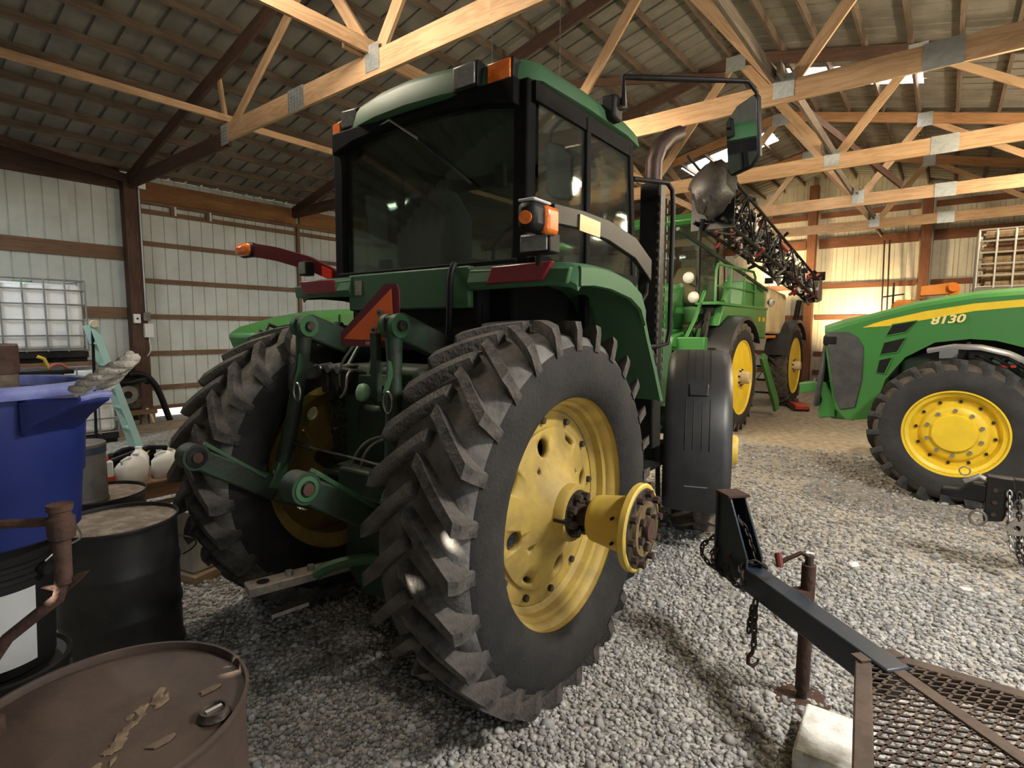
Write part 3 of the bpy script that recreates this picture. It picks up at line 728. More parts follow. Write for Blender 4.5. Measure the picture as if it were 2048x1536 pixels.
# ---- front wheels, steered to the left, under plastic mudguards
def front_wheel(so):
    st = math.radians(17); c = V(2.55, so*.86, .70)
    W_ = thing('front_wheel_assembly', None, None, c, st); W_.parent = T
    make_tire('front_tire', W_, (0, 0, 0), .70, .36, .40, 20, .045, .20, ph=.1, hw=.026, mats=(RUBLUGD, RUBBER), tread=TREADB)
    p0 = .16
    lathe_y([(.42, p0-.01), (.42, p0+.005), (.40, p0-.02), (.385, p0-.07), (.36, p0-.09), (.30, p0-.07), (.20, p0-.06), (.0, p0-.06), (0, p0-.12), (.35, p0-.14), (.40, p0-.3), (.42, p0-.3), (.40, p0-.1)], so, (0, 0, 0), 48).build('front_rim', YELLOWB, W_, 40)
    lathe_y([(.0, p0+.17), (.115, p0+.17), (.128, p0+.155), (.132, p0+.10), (.135, p0-.08)], so, (0, 0, 0), 32).build('front_hub', YELLOW, W_, 40)
    bolt_ring('hub_bolt', W_, (0, 0, 0), so, p0-.06, .17, 10, .014, DARKM, .1, .02)
    # mudguard: swept arc with a rolled edge and moulded grooves
    R1 = .84; Wd = .235; secs = []; a0, a1 = math.radians(-23), math.radians(118)
    def sec(a, R=R1):
        d = V(-math.cos(a), 0, math.sin(a)); out = []
        k = 1.0 if a > a0+.12 else .985
        for y, dr in ((-Wd, -.075), (-Wd-.006, -.03), (-Wd+.02, -.005), (-Wd+.06, .008), (0, .014), (Wd-.06, .008), (Wd-.02, -.005), (Wd+.006, -.03), (Wd, -.075)):
            out.append(d*((R+dr)*k)+V(0, y, 0))
        for y, dr in ((Wd-.012, -.075), (Wd-.03, -.022), (0, -.006), (-Wd+.03, -.022), (-Wd+.012, -.075)):
            out.append(d*((R+dr-.006)*k)+V(0, y, 0))
        return out
    nA = 26
    mg = MB().loft([sec(a0+(a1-a0)*i/nA) for i in range(nA+1)]).build('mudguard', BLACKF, W_, 50)
    for y in (-.085, -.03, .03, .085):
        pa = [(-(R1+.013)*math.cos(a), y, (R1+.013)*math.sin(a)) for a in [math.radians(10+i*4.) for i in range(20)] if not (.62 < a < .84)]
        MB().tube(pa, .004, 5).build('groove_rib', BLACK, mg)
    a = .73; d = V(-math.cos(a), 0, math.sin(a)); tn = V(math.sin(a), 0, math.cos(a))
    MB().prism([(-.065, -.055), (.065, -.055), (.07, .05), (.04, .058), (-.04, .058), (-.07, .05)], d*(R1+.008), (0, 1, 0), tn, d*.018).build('badge_plate', BLACKF, mg, bevel=.005)
    a = -.14; d = V(-math.cos(a), 0, math.sin(a))
    MB().box(d*(R1+.012), (.006, .16, .006)).build('seam', mat('grey_scuff', (.2, .2, .2), .7), mg, 0)
    MB().tube([(0, so*-.19, .2), (-.02, so*-.21, .6), (0, so*-.15, .83)], .02, 8).build('mudguard_stay', BLACKM, W_)
    flatten(W_, T)
front_wheel(-1); front_wheel(1)

# ---- fenders
def fender(so):
    # outline in the wheel plane (x, z): flat rear lip, domed top, steep front
    y0, y1 = .47, 1.06
    top = [(-.045, 1.925), (-.06, 1.955), (-.035, 2.035), (.10, 2.045), (.35, 2.04), (.60, 2.005), (.74, 1.95), (.81, 1.86), (.90, 1.70), (1.05, 1.48), (1.16, 1.30)]
    inn = [(-.02, 1.925), (-.015, 1.95), (.02, 1.97), (.12, 1.975), (.35, 1.97), (.58, 1.94), (.70, 1.89), (.77, 1.82), (.86, 1.67), (1.0, 1.46), (1.11, 1.28)]
    loop = top+inn[::-1]
    rings = []
    for f, dx, dz in ((0, 0, 0), (.5, .0, 0), (.84, .03, -.004), (.95, .055, -.012), (1., .075, -.03)):
        y = so*(y0+(y1-y0)*f)
        rings.append([V(x+dx*(1 if x < .3 else .0), y, z+dz*(1 if i < len(top) else .2)) for i, (x, z) in enumerate(loop)])
    f_ = MB().loft(rings).build('fender', GREEN, T, 30)
    # down-turned outer lip: the green band seen from the side
    lip = [(x+(.07 if x < .3 else 0), z-.02) for x, z in top[2:8]]
    band = []
    for x, z in lip: band.append([V(x, so*y1, z), V(x, so*(y1+.012), z-.012), V(x, so*(y1+.012), z-.095), V(x, so*(y1-.006), z-.10), V(x, so*(y1-.006), z-.02)])
    MB().loft(band).build('outer_lip', GREEN, f_, 40)
    # rear band below the lip
    MB().prism([(y0, 1.915), (y1-.02, 1.925), (y1+.0, 2.0), (y0, 2.02)], (-.045, 0, 0), (0, so, 0), (0, 0, 1), (.03, 0, 0)).build('rear_band', GREEN, f_, bevel=.008)
    MB().prism([(y0+.12, 1.94), (y1-.14, 1.945), (y1-.085, 2.03), (y0+.16, 2.025)], (-.064, 0, 0), (0, so, 0), (0, 0, 1), (.03, 0, 0)).build('tail_reflector', RED_L, f_, bevel=.006)['label'] = 'dark red tail reflector'
    return f_
fender(-1); fender(1)
# inner wheel-well panels, dark
for so in (-1, 1):
    MB().prism([(.0, 1.30), (.0, 1.93), (.65, 1.93), (1.1, 1.4), (1.1, 1.1), (.6, 1.0)], (0, so*.46, 0), (1, 0, 0), (0, 0, 1), (0, so*.03, 0)).build('wheel_well_panel', BLACK, T, 0)
MB().prism([(1.13, 1.30), (.95, 1.62), (1.0, 1.75), (1.28, 1.3), (1.30, .95), (1.16, .95)], (0, -.5, 0), (1, 0, 0), (0, 0, 1), (0, -.5, 0)).build('fender_front_skirt', BLACK, T, bevel=.01)

# ---- panel under the rear window
MB().prism([(-.46, 1.83), (.50, 1.83), (.50, 2.045), (-.46, 2.045)], (-.035, 0, 0), (0, 1, 0), (0, 0, 1), (.06, 0, 0)).build('rear_panel', GREEN, T, bevel=.01)
MB().box((-.038, .405, 1.965), (.004, .06, .085)).build('warning_label', mat('faded_label', (.30, .27, .20), .6, 0, (.20, .21, .17), 30, .8), T, 0)
MB().prism([(-.5, 1.6), (.5, 1.6), (.5, 1.85), (-.5, 1.85)], (0.03, 0, 0), (0, 1, 0), (0, 0, 1), (.04, 0, 0)).build('dark_shield', BLACK, T, 0)
MB().tube(bez((-.03, -.36, 2.06), (-.10, -.37, 2.0), (-.02, -.33, 1.9), (-.04, -.31, 1.55)), .017, 8).build('cab_hose', BLACK, T)

# ---- cab
cabm = mat('cab_frame_black', (.005, .005, .0055), .75, 0, (.009, .009, .009), 8, .7, spec=.1)
def posts():
    for so in (-1, 1):
        MB().prism([(.06, 2.04), (.14, 2.04), (.15, 2.93), (.07, 2.93)], (0, so*.66, 0), (1, 0, 0), (0, 0, 1), (0, so*.09, 0)).build('rear_post', cabm, T, bevel=.012)
        MB().bar((.66, so*.755, 1.3), (.64, so*.755, 2.90), .05, .05, up=(1, 0, 0)).build('middle_post', cabm, T, bevel=.006)
        MB().bar((1.46, so*.72, 1.5), (1.22, so*.755, 2.90), .045, .055, up=(1, 0, 0)).build('front_post', cabm, T, bevel=.006)
        MB().bar((.1, so*.75, 2.05), (1.36, so*.75, 2.05), .05, .06).build('side_sill', cabm, T, 0)
        MB().bar((.1, so*.75, 2.87), (1.25, so*.75, 2.88), .05, .09).build('side_header', cabm, T, 0)
posts()
MB().box((.75, 0, 1.55), (1.3, 1.30, .9)).build('cab_base', cabm, T, bevel=.03)
MB().prism([(-.70, 2.03), (.70, 2.03), (.70, 2.075), (-.70, 2.075)], (.04, 0, 0), (0, 1, 0), (0, 0, 1), (.08, 0, 0)).build('rear_sill', cabm, T, bevel=.01)
hd = [(-.70, 2.80), (-.5, 2.845), (-.2, 2.87), (.2, 2.87), (.5, 2.845), (.70, 2.80), (.70, 2.93), (-.70, 2.93)]
MB().prism(hd, (.02, 0, 0), (0, 1, 0), (0, 0, 1), (.10, 0, 0)).build('rear_header', cabm, T, bevel=.01)
MB().bar((1.23, -.72, 2.86), (1.23, .72, 2.86), .06, .08).build('front_header', cabm, T, 0)
# panes (slightly bowed rear window)
def pane(name, pts, th, m=GLASS):
    n = (V(pts[1])-V(pts[0])).cross(V(pts[2])-V(pts[0])).normalized()*th
    return MB().add([V(p) for p in pts]+[V(p)+n for p in pts], [tuple(range(len(pts)-1, -1, -1)), tuple(range(len(pts), 2*len(pts)))]+[(i, (i+1) % len(pts), len(pts)+(i+1) % len(pts), len(pts)+i) for i in range(len(pts))]).build(name, m, T, 0)
ys = [-.66+1.32*i/8 for i in range(9)]
rw = MB(); g0 = []; 
for y in ys:
    bx = .095-.045*(1-(y/.66)**2)
    g0.append([V(bx, y, 2.075), V(bx+.01, y, 2.86), V(bx+.016, y, 2.86), V(bx+.006, y, 2.075)])
rw.loft(g0).build('rear_window', GLASS, T, 30)
for so in (-1, 1):
    pane('side_window', [(.15, so*.757, 2.08), (.64, so*.757, 2.08), (.62, so*.757, 2.84), (.15, so*.757, 2.84)], .005)
    pane('door_window', [(.69, so*.757, 1.75), (1.41, so*.735, 1.75), (1.24, so*.757, 2.84), (.66, so*.757, 2.84)], .005)
pane('windscreen', [(1.44, -.70, 1.75), (1.44, .70, 1.75), (1.23, .72, 2.84), (1.23, -.72, 2.84)], .005)
# roof: bowed rear, rounded top edge
def roof_ring(z, ins, hx=0):
    pts = [(.16, -.775), (.085, -.72), (.03, -.5), (-.015, -.25), (-.03, 0), (-.015, .25), (.03, .5), (.085, .72), (.16, .775), (.6, .80), (1.1, .80), (1.36, .77), (1.45, .6), (1.50, 0), (1.45, -.6), (1.36, -.77), (1.1, -.80), (.6, -.80)]
    cx = .73
    return [V(cx+(x-cx)*(1-ins/.75), y*(1-ins/.8), z+hx*(abs(y)**2)*-.06) for x, y in pts]
MB().loft([roof_ring(2.925, .10), roof_ring(2.915, .03), roof_ring(2.93, .0), roof_ring(3.03, .012, 1), roof_ring(3.075, .045, 1), roof_ring(3.098, .12, 1), roof_ring(3.108, .35, 1)]).build('roof', GREEN, T, 45)
MB().loft([roof_ring(2.905, .07), roof_ring(2.93, .07)]).build('headliner', LINER, T, 40)
# roof lights
def boxlamp(name, c, sx, sy, sz, m, yaw=0, hm=BLACK):
    r = Matrix.Rotation(yaw, 3, 'Z')
    h = MB().box(c, (sx, sy, sz), r).build(name, hm, T, bevel=.008)
    MB().box(V(c)+r@V(-sx*.5-.004, 0, 0), (.014, sy*.84, sz*.82), r).build('lens', m, h, bevel=.005)
    return h
boxlamp('work_light', (.03, -.415, 2.985), .07, .165, .125, LENS, .0)
boxlamp('amber_light', (.075, -.60, 2.975), .07, .165, .115, ORANGE_L, .0)
boxlamp('work_light', (.075, .55, 2.995), .07, .14, .115, LENS, .1)
boxlamp('amber_light', (.125, .715, 2.965), .08, .11, .12, ORANGE_L, -.15)
# wiper
wp = MB().tube([(.03, .30, 2.885), (.02, .17, 2.905), (.03, -.05, 2.76)], .007, 6).build('wiper_arm', STEEL, T)
MB().tube([(.03, -.05, 2.76), (.035, -.42, 2.47)], .008, 6).build('wiper_blade', BLACK, wp)
MB().cyl((.02, .17, 2.90), (.07, .17, 2.90), .02, n=10).build('wiper_motor', BLACK, T)
# interior
MB().box((.62, .05, 2.02), (.5, .52, .16)).build('seat_cushion', FABRIC, T, bevel=.06)
MB().prism([(-.25, 2.05), (-.27, 2.35), (-.18, 2.52), (.18, 2.52), (.27, 2.35), (.25, 2.05)], (.38, .05, 0), (0, 1, 0), (-.08, 0, 1), (.12, 0, 0)).build('seat_backrest', FABRIC, T, bevel=.05)
MB().bar((1.28, .05, 1.9), (1.12, .05, 2.26), .08, .08).build('steering_column', BLACK, T, bevel=.01)
stw = [V(1.10, .05, 2.30)+V(.07*math.sin(t), .2*math.cos(t), .19*math.sin(t)) for t in [2*PI*i/20 for i in range(20)]]
MB().tube(stw, .014, 6, True).build('steering_wheel', BLACK, T)
MB().box((1.32, 0, 2.05), (.2, .5, .3)).build('dash', BLACK, T, bevel=.04)
MB().box((.75, -.45, 2.06), (.6, .18, .3)).build('side_console', BLACK, T, bevel=.04)
MB().box((.16, -.52, 2.52), (.04, .06, .12)).build('rear_latch', BLACK, T, bevel=.01)
MB().box((.16, .38, 2.12), (.05, .08, .06)).build('rear_latch', BLACK, T, bevel=.01)
# mirrors
def mirror(so):
    a = V(.90, so*.80, 3.04)
    if so < 0: pts = [(.86, -.83, 3.01), (.90, -.86, 3.02), (.90, -.86, 3.19), (1.13, -1.12, 3.195), (1.38, -1.44, 3.19), (1.42, -1.48, 3.13), (1.43, -1.49, 2.90)]; c = V(1.42, -1.405, 2.90); rz = -.24
    else: pts = [(.86, .83, 3.01), (.92, .9, 3.02), (.92, .92, 3.17), (1.0, 1.3, 3.18), (1.02, 1.42, 3.1), (1.02, 1.42, 2.75)]; c = V(1.0, 1.42, 2.64); rz = .35
    m_ = thing('mirror_arm_assembly', None, None, (0, 0, 0)); m_.parent = T
    MB().tube(pts, [.026, .026, .018, .018, .013, .012, .011][:len(pts)], 8).build('mirror_arm', BLACKM, m_, 50)
    MB().box((.87, so*.80, 3.01), (.12, .10, .14)).build('mirror_bracket', BLACK, m_, bevel=.02)
    r = Matrix.Rotation(rz, 3, 'Z') @ Matrix.Rotation(-.14, 3, 'Y')
    poly = [(-.10, -.19), (-.08, -.225), (.06, -.195), (.105, -.14), (.105, .19), (.09, .215), (-.03, .175), (-.105, .10)]
    if so > 0: poly = [(-a_, b_) for a_, b_ in poly][::-1]
    u = r@V(0, -1, 0); n = r@V(1, 0, 0)
    v3 = r@V(0, 0, 1)
    hs = MB().prism(poly, c, u, v3, n*.05).build('mirror_housing', BLACK, m_, bevel=.014)
    MB().prism([(a_*.9, b_*.94) for a_, b_ in poly], c-n*.004, u, v3, n*.006).build('mirror_glass', MIRROR, hs, 0)
    flatten(m_, T)
mirror(-1); mirror(1)
# extremity lights
def ext_light(so):
    m_ = thing('marker_light_arm_assembly', None, None, (0, 0, 0)); m_.parent = T
    if so < 0:
        path = [(.86, -1.01, 1.98), (.87, -1.06, 2.06), (.62, -1.07, 2.155), (.30, -1.065, 2.205), (.02, -1.06, 2.215), (-.20, -1.055, 2.205)]
        for i in range(1, 5): pass
        rings = []
        for (x, y, z), h in zip(path, (.06, .12, .11, .10, .085, .085)):
            rings.append([V(x, y-.015, z-h/2), V(x, y+.015, z-h/2), V(x, y+.015, z+h/2), V(x, y-.015, z+h/2)])
        arm = MB().loft(rings).build('light_arm', BLACKM, m_, 30, bevel=.005)
        MB().box((.10, -1.078, 2.195), (.20, .006, .072), Matrix.Rotation(.03, 3, 'Y')).build('side_reflector', AMBER_REF, arm, 0)
        MB().tube([(.87, -1.05, 2.05), (.88, -1.04, 1.93), (.80, -1.03, 1.86)], .014, 8).build('arm_bracket', BLACKM, m_)
        hs = MB().box((-.29, -1.03, 2.175), (.15, .09, .12)).build('marker_housing', BLACK, m_, bevel=.03)
        MB().box((-.235, -1.065, 2.168), (.10, .05, .115)).build('amber_lens', ORANGE_L, hs, bevel=.02)
        MB().cyl((-.362, -1.035, 2.165), (-.372, -1.037, 2.165), .027, n=16).build('amber_lens', ORANGE_L, hs)
        MB().box((-.29, -1.03, 2.238), (.13, .08, .012)).build('pale_cap', mat('pale_cap', (.5, .5, .52), .5), hs, bevel=.005)
        wl_ = MB().box((-.19, -.99, 2.085), (.085, .155, .085)).build('work_light', BLACK, m_, bevel=.008)
        MB().box((-.236, -.99, 2.085), (.012, .135, .068)).build('lens', LENS, wl_, bevel=.004)
        MB().cyl((-.17, -.97, 2.00), (-.18, -.985, 2.05), .014, n=8).build('lamp_stalk', BLACKM, m_)
    else:
        path = [(.30, .98, 2.06), (.28, 1.05, 2.10), (.22, 1.25, 2.19), (.12, 1.50, 2.265), (.08, 1.74, 2.31)]
        rings = []
        for (x, y, z), h in zip(path, (.07, .09, .10, .10, .10)):
            rings.append([V(x-.015, y, z-h/2), V(x+.015, y, z-h/2), V(x+.015, y, z+h/2), V(x-.015, y, z+h/2)])
        arm = MB().loft(rings).build('light_arm', mat('dark_red_arm_tape', (.10, .010, .015), .4, 0, (.06, .008, .01), 10, .6), m_, 30)
        MB().prism([(1.03, 2.06), (1.14, 2.095), (1.14, 2.17), (1.03, 2.13)], (.235, 0, 0), (0, 1, 0), (0, 0, 1), (.01, 0, 0)).build('red_reflector', RED_R, arm, 0)
        hs = MB().box((.08, 1.83, 2.315), (.09, .20, .11)).build('marker_housing', BLACK, m_, bevel=.035)
        MB().box((.045, 1.83, 2.315), (.06, .185, .09)).build('amber_lens', ORANGE_L, hs, bevel=.028)
        wl_ = MB().box((.16, 1.21, 2.145), (.07, .09, .10)).build('work_light', BLACK, m_, bevel=.008)
        MB().box((.122, 1.21, 2.145), (.01, .075, .08)).build('lens', LENS, wl_, bevel=.004)
    flatten(m_, T)
ext_light(-1); ext_light(1)
# exhaust stack with guard, and the grab rail beside it
MB().box((1.80, -.70, 2.02), (.13, .16, 1.55)).build('exhaust_guard', BLACKM, T, bevel=.02)
MB().tube([(1.80, -.70, 2.7), (1.80, -.70, 2.95), (1.84, -.72, 3.06), (1.93, -.76, 3.15), (2.04, -.80, 3.20)], [.062, .062, .062, .06, .058], 18).build('exhaust_pipe', mat('heat_browned_pipe', (.085, .055, .045), .5, .6, (.045, .03, .025), 8, .7), T, 60)
gpm = MB().box((0, 0, 0), (.012, .012, .04)).mesh('guard_slot'); gpm.materials.append(GREYCAN)
for z in range(22):
    for s in (-1, 1): inst('guard_slot', gpm, T, Matrix.Translation((1.735+(.13 if s > 0 else 0), -.785, 1.3+z*.065)))
MB().tube([(1.32, -.75, 2.72), (1.45, -.80, 2.73), (1.66, -.86, 2.75), (1.72, -.875, 2.71), (1.73, -.88, 2.6), (1.735, -.88, 1.72), (1.72, -.87, 1.62), (1.64, -.83, 1.60), (1.55, -.8, 1.60)], .017, 8).build('grab_rail', BLACKM, T, 60)

# ---- slow-vehicle sign
SG = [(.15, 1.63), (-.19, 1.63), (-.285, 1.72), (-.285, 1.935), (-.20, 1.94), (.15, 1.66)]
sy = -.365
sg = MB().prism([(.145, 1.632), (-.275, 1.628), (-.300, 1.66), (-.300, 1.90), (-.285, 1.938), (-.205, 1.942), (.150, 1.70)], (sy, 0, 0), (0, 1, 0), (0, 0, 1), (.006, 0, 0)).build('slow_vehicle_sign', RED_S, T, 0)
MB().prism([(.125, 1.668), (-.262, 1.662), (-.250, 1.915)], (sy-.004, 0, 0), (0, 1, 0), (0, 0, 1), (.003, 0, 0)).build('orange_triangle', ORANGE_S, sg, 0)
for y, z in ((-.170, 1.80), (-.125, 1.715)): MB().cyl((sy-.005, y, z), (sy-.012, y, z), .020, n=16).build('washer', mat('sign_washer', (.30, .25, .19), .5, .5), sg); MB().cyl((sy-.012, y, z), (sy-.02, y, z), .008, n=8).build('screw', DARKM, sg)
MB().box((sy-.001, -.075, 1.648), (.002, .05, .016)).build('pale_sticker', mat('pink_sticker', (.55, .22, .25), .5), sg, 0)
MB().bar((-.40, -.165, 1.36), (-.40, -.165, 1.70), .045, .03, up=(1, 0, 0)).build('sign_post', GREEND, T, 0)
MB().box((-.34, -.10, 1.46), (.12, .14, .05)).build('sign_bracket', GREEND, T, 0)

# ---- three-point hitch
for so in (-1, 1):
    ya = so*.36+.05
    MB().prism([(.05, 1.50), (.02, 1.66), (-.36, 1.80), (-.45, 1.78), (-.46, 1.68), (-.38, 1.66)], (0, ya-.028, 0), (1, 0, 0), (0, 0, 1), (0, .056, 0)).build('lift_arm', GREEND, T, bevel=.012)
    for dy in (-.05, .02): MB().cyl((-.41, ya+dy, 1.735), (-.41, ya+dy+.03, 1.735), .058, n=20).build('lift_eye', GREEN, T, 40)
    MB().cyl((-.41, ya-.07, 1.735), (-.41, ya+.07, 1.735), .026, n=12).build('lift_pin', DARKM, T)
    yb = so*.45+.06
    MB().tube([(-.41, ya, 1.72), (-.42, ya+so*.01, 1.55), (-.46, (ya+yb)/2, 1.25), (-.50, yb, .98)], [.045, .036, .040, .046], 14).build('lift_link', GREEND, T, 60)
    MB().tube([(-.435, ya+.0, 1.60), (-.47, ya-.035, 1.5), (-.50, ya-.03, 1.42)], .012, 6).build('link_bracket', GREEN, T)
    MB().bar((-.50, yb, 1.0), (-.58, yb, .84), .05, .06, up=(1, 0, 0)).build('link_clevis', GREEN, T, bevel=.008)
    ring = [V(-.50, ya-.05, 1.38)+V(.0, .03*math.cos(t), .05*math.sin(t)) for t in [2*PI*i/14 for i in range(14)]]
    MB().tube(ring, .006, 6, True).build('linch_pin_ring', STEEL, T)
    # draft link with ball end
    e = V(-.95, .585 if so > 0 else -.335, 1.08); p = V(-.05, so*.30, .60); q = V(-.55, so*.46+.06, .83)
    dl = MB().bar(p, q, .06, .13, h2=.13).bar(q, e, .06, .135, h2=.11).build('draft_link', GREEND, T, bevel=.012)
    MB().bar(q+V(-.06, 0, .085), e+V(.06, 0, .055), .062, .02).build('link_top_edge', GREEN, dl, bevel=.004)
    MB().cyl(e+V(0, -.045, 0), e+V(0, .045, 0), .066, n=28).build('hook_end', GREEND, dl, 40)
    MB().lathe([(.034, -.052), (.052, -.05), (.056, 0), (.052, .05), (.034, .052)], e, (0, 1, 0), 28, closed=True).build('ball_socket', GREEN if so < 0 else BLACKM, dl, 50)
    MB().cyl(e+V(0, -.06, 0), e+V(0, .06, 0), .026, n=14).build('link_ball', RUST, dl)
    MB().box(q+V(.02, 0, .09), (.09, .05, .05)).build('latch', GREEN, dl, bevel=.01)
    MB().cyl(q+V(.06, 0, .09), q+V(.06, 0, .16), .016, n=8).build('latch_bolt', DARKM, dl)
# stabiliser wire between the links
MB().tube(bez((-.47, .46, 1.09), (-.47, .3, 1.07), (-.47, 0, 1.08), (-.47, -.30, 1.06)), .006, 6).build('stay_wire', STEEL, T)
MB().cyl((-.47, .47, 1.09), (-.47, .30, 1.075), .016, n=8).build('turnbuckle', DARKM, T)
# hydraulic couplers
for k in range(3):
    MB().box((-.27, .37-.085*k, 1.44), (.10, .06, .16)).build('remote_valve', DARKM, T, bevel=.01)
    MB().cyl((-.27, .37-.085*k, 1.51), (-.36, .37-.085*k, 1.50), .022, n=12).build('coupler', STEEL, T)
MB().tube([(-.34, .42, 1.51), (-.34, .10, 1.50)], .012, 6).build('coupler_pipe', STEEL, T)
for z0, yy in ((1.30, .36), (1.22, .34), (1.13, .36), (1.02, .35)):
    for dy in (0, .06): MB().lathe([(.012, 0), (.024, 0), (.026, .02), (.022, .03), (.012, .03)], (-.25, yy-dy, z0), (-1, 0, 0), 14, closed=True).build('hose_port', DARKM, T, 40)
MB().box((-.2, .32, 1.2), (.1, .2, .5)).build('valve_block', GREEND, T, bevel=.02)
MB().box((-.17, -.03, .98), (.22, .36, .66)).build('rear_cover', GREEND, T, bevel=.03)
MB().cyl((-.27, 0, .86), (-.42, 0, .86), .05, n=18).build('pto_shaft', DARKM, T)
MB().prism([(-.15, .99), (.15, .99), (.15, 1.01), (-.15, 1.01)], (-.28, 0, 0), (0, 1, 0), (0, 0, 1), (-.22, 0, -.02)).build('pto_shield', GREEND, T, 0)
MB().lathe([(0, -.035), (.026, -.03), (.042, -.012), (.046, .005), (.040, .022), (.02, .032), (0, .034)], (-.47, -.15, 1.41), (-1, .3, .2), 20).build('lever_knob', mat('pale_green_knob', (.20, .38, .22), .5), T, 60)
MB().tube([(-.46, -.15, 1.40), (-.38, -.17, 1.34), (-.3, -.18, 1.2)], .008, 6).build('lever_rod', DARKM, T)
for a, b, c_, d_ in (((-.26, -.10, 1.15), (-.45, -.06, 1.2), (-.46, .0, 1.0), (-.45, .0, .92)), ((-.26, -.14, 1.15), (-.42, -.12, 1.18), (-.43, -.05, 1.05), (-.43, -.07, .98)), ((-.30, .10, 1.50), (-.46, .05, 1.52), (-.46, -.06, 1.42), (-.40, .12, 1.36)), ((-.3, .25, 1.4), (-.4, .16, 1.56), (-.35, .08, 1.6), (-.33, .02, 1.7))):
    MB().tube(bez(a, b, c_, d_), .007, 6).build('hydraulic_hose', mat('grey_hose', (.22, .22, .2), .5), T)
for a, b in (((-.12, .12, 1.75), (-.3, .02, 1.46)), ((-.1, .30, 1.66), (-.3, .2, 1.5)), ((-.2, .02, 1.7), (-.3, .05, 1.4))):
    MB().tube([a, b], .011, 6).build('linkage_rod', GREEN, T)
# drawbar and its support
MB().prism([(-.30, .95), (.06, .95), (.10, .45), (-.05, .32), (-.28, .36)], (-.42, 0, 0), (0, 1, 0), (0, 0, 1), (.3, 0, 0)).build('drawbar_support', GREEND, T, bevel=.02)
MB().prism([(-.34, 1.03), (.0, 1.03), (.02, .80), (-.32, .78)], (-.52, 0, 0), (0, 1, 0), (0, 0, 1), (.05, 0, 0)).build('hitch_plate', GREEND, T, bevel=.015)
db = MB()
dp = V(-.885, .245, .45); dq = V(.05, -.03, .45)
db.bar(dp, dq, .105, .045); dbo = db.build('drawbar', mat('worn_drawbar_steel', (.38, .33, .28), .5, .4, (.20, .17, .15), 14, .8), T, bevel=.005)
u = (dq-dp).normalized()
MB().cyl(dp+u*.075+V(0, 0, .0235), dp+u*.075+V(0, 0, .0245), .030, n=20).build('pin_hole', BLACK, dbo)
for s in (.20, .31): MB().cyl(dp+u*s+V(0, 0, .02), dp+u*s+V(0, 0, .045), .020, n=6).build('drawbar_bolt', STEEL, dbo)
MB().bar(dp+u*.02+V(.06, -.06, -.14), dp+u*.20+V(.06, -.06, -.13), .05, .02).build('hammer_strap', STEEL, dbo, 0)
MB().tube(bez((-.62, .06, .47), (-.60, .05, .52), (-.5, -.08, .56), (-.40, -.16, .55)), [.03]*13, 8).build('drawbar_guide', GREEN, T)

# ================================================================== NUMBERED TRACTOR (nose to the left wall)
N_ = thing('tractor', 'bright green tractor with yellow stripe and number 8130 on its hood', 'tractor', (7.93, -.17, 0), math.radians(87))
side = [(1.315, 1.754), (1.109, 1.83), (.91, 1.886), (.449, 2.028), (-.052, 2.116), (-.425, 2.14), (-1.35, 2.17), (-1.35, 1.35), (-.75, 1.42), (-.465, 1.555), (-.25, 1.62), (-.044, 1.634), (.246, 1.592), (.503, 1.42), (.674, 1.157), (.733, .921), (.803, .692), (1.045, .653), (1.176, .787), (1.299, 1.482)]
def hood_ring(y, top_drop, ins):
    out = []
    for i, (x, z) in enumerate(side):
        zz = z-(top_drop if i <= 6 else 0); xx = x-(ins if x > .95 else 0)
        out.append(V(xx, y, zz))
    return out
MB().loft([hood_ring(-.40, .06, .03), hood_ring(-.37, .02, .0), hood_ring(-.22, -.02, -.04), hood_ring(0, -.035, -.06), hood_ring(.22, -.02, -.04), hood_ring(.37, .02, 0), hood_ring(.40, .06, .03)]).build('hood', GREENB, N_, 28)
gr = [(1.30, 1.705), (1.06, 1.70), (.965, 1.64), (.90, 1.52), (.895, 1.14), (.945, .81), (1.10, .77), (1.165, .90), (1.27, 1.48)]
for s in (-1, 1):
    MB().prism(gr, (0, s*.385, 0), (1, 0, 0), (0, 0, 1), (0, s*.03, 0)).build('grille_screen', mat('grey_screen', (.055, .058, .062), .55, .3, (.10, .10, .10), 5, .7), N_, bevel=.012)
    for pl in ([(.64, 1.785), (.415, 1.83), (.51, 1.698), (.693, 1.658)], [(.708, 1.584), (.506, 1.643), (.575, 1.474), (.738, 1.441)], [(.744, 1.383), (.618, 1.416), (.678, 1.226), (.765, 1.238)]):
        v_ = MB().prism(pl, (0, s*.392, 0), (1, 0, 0), (0, 0, 1), (0, s*.012, 0)).build('side_vent', BLACK, N_, 0)
        c = sum((V(a, 0, b) for a, b in pl), V(0, 0, 0))/4
        fr_ = [V(a, s*.402, b) for a, b in pl]
        MB().tube(fr_, .010, 6, True).build('vent_frame', GREENB, v_)
MB().box((1.34, 0, 1.25), (.06, .68, .95), Matrix.Rotation(-.10, 3, 'Y')).build('front_grille', MATS['grey_screen'], N_, bevel=.03)
for s in (-1, 1): MB().box((1.245, s*.37, 1.60), (.17, .10, .13)).build('headlamp', BLACK, N_, bevel=.03)
for s in (-1, 1):
    st_ = [(.927, 1.752), (.82, 1.80), (.713, 1.836), (.354, 1.930), (-.059, 2.003), (-.432, 2.034), (-1.34, 2.05), (-1.34, 1.975), (-.437, 1.960), (-.065, 1.925), (.348, 1.838), (.662, 1.772)]
    MB().prism(st_, (0, s*.398, 0), (1, 0, 0), (0, 0, 1), (0, s*.008, 0)).build('hood_stripe', YELLOWB, N_, 0)['label'] = 'yellow hood stripe'
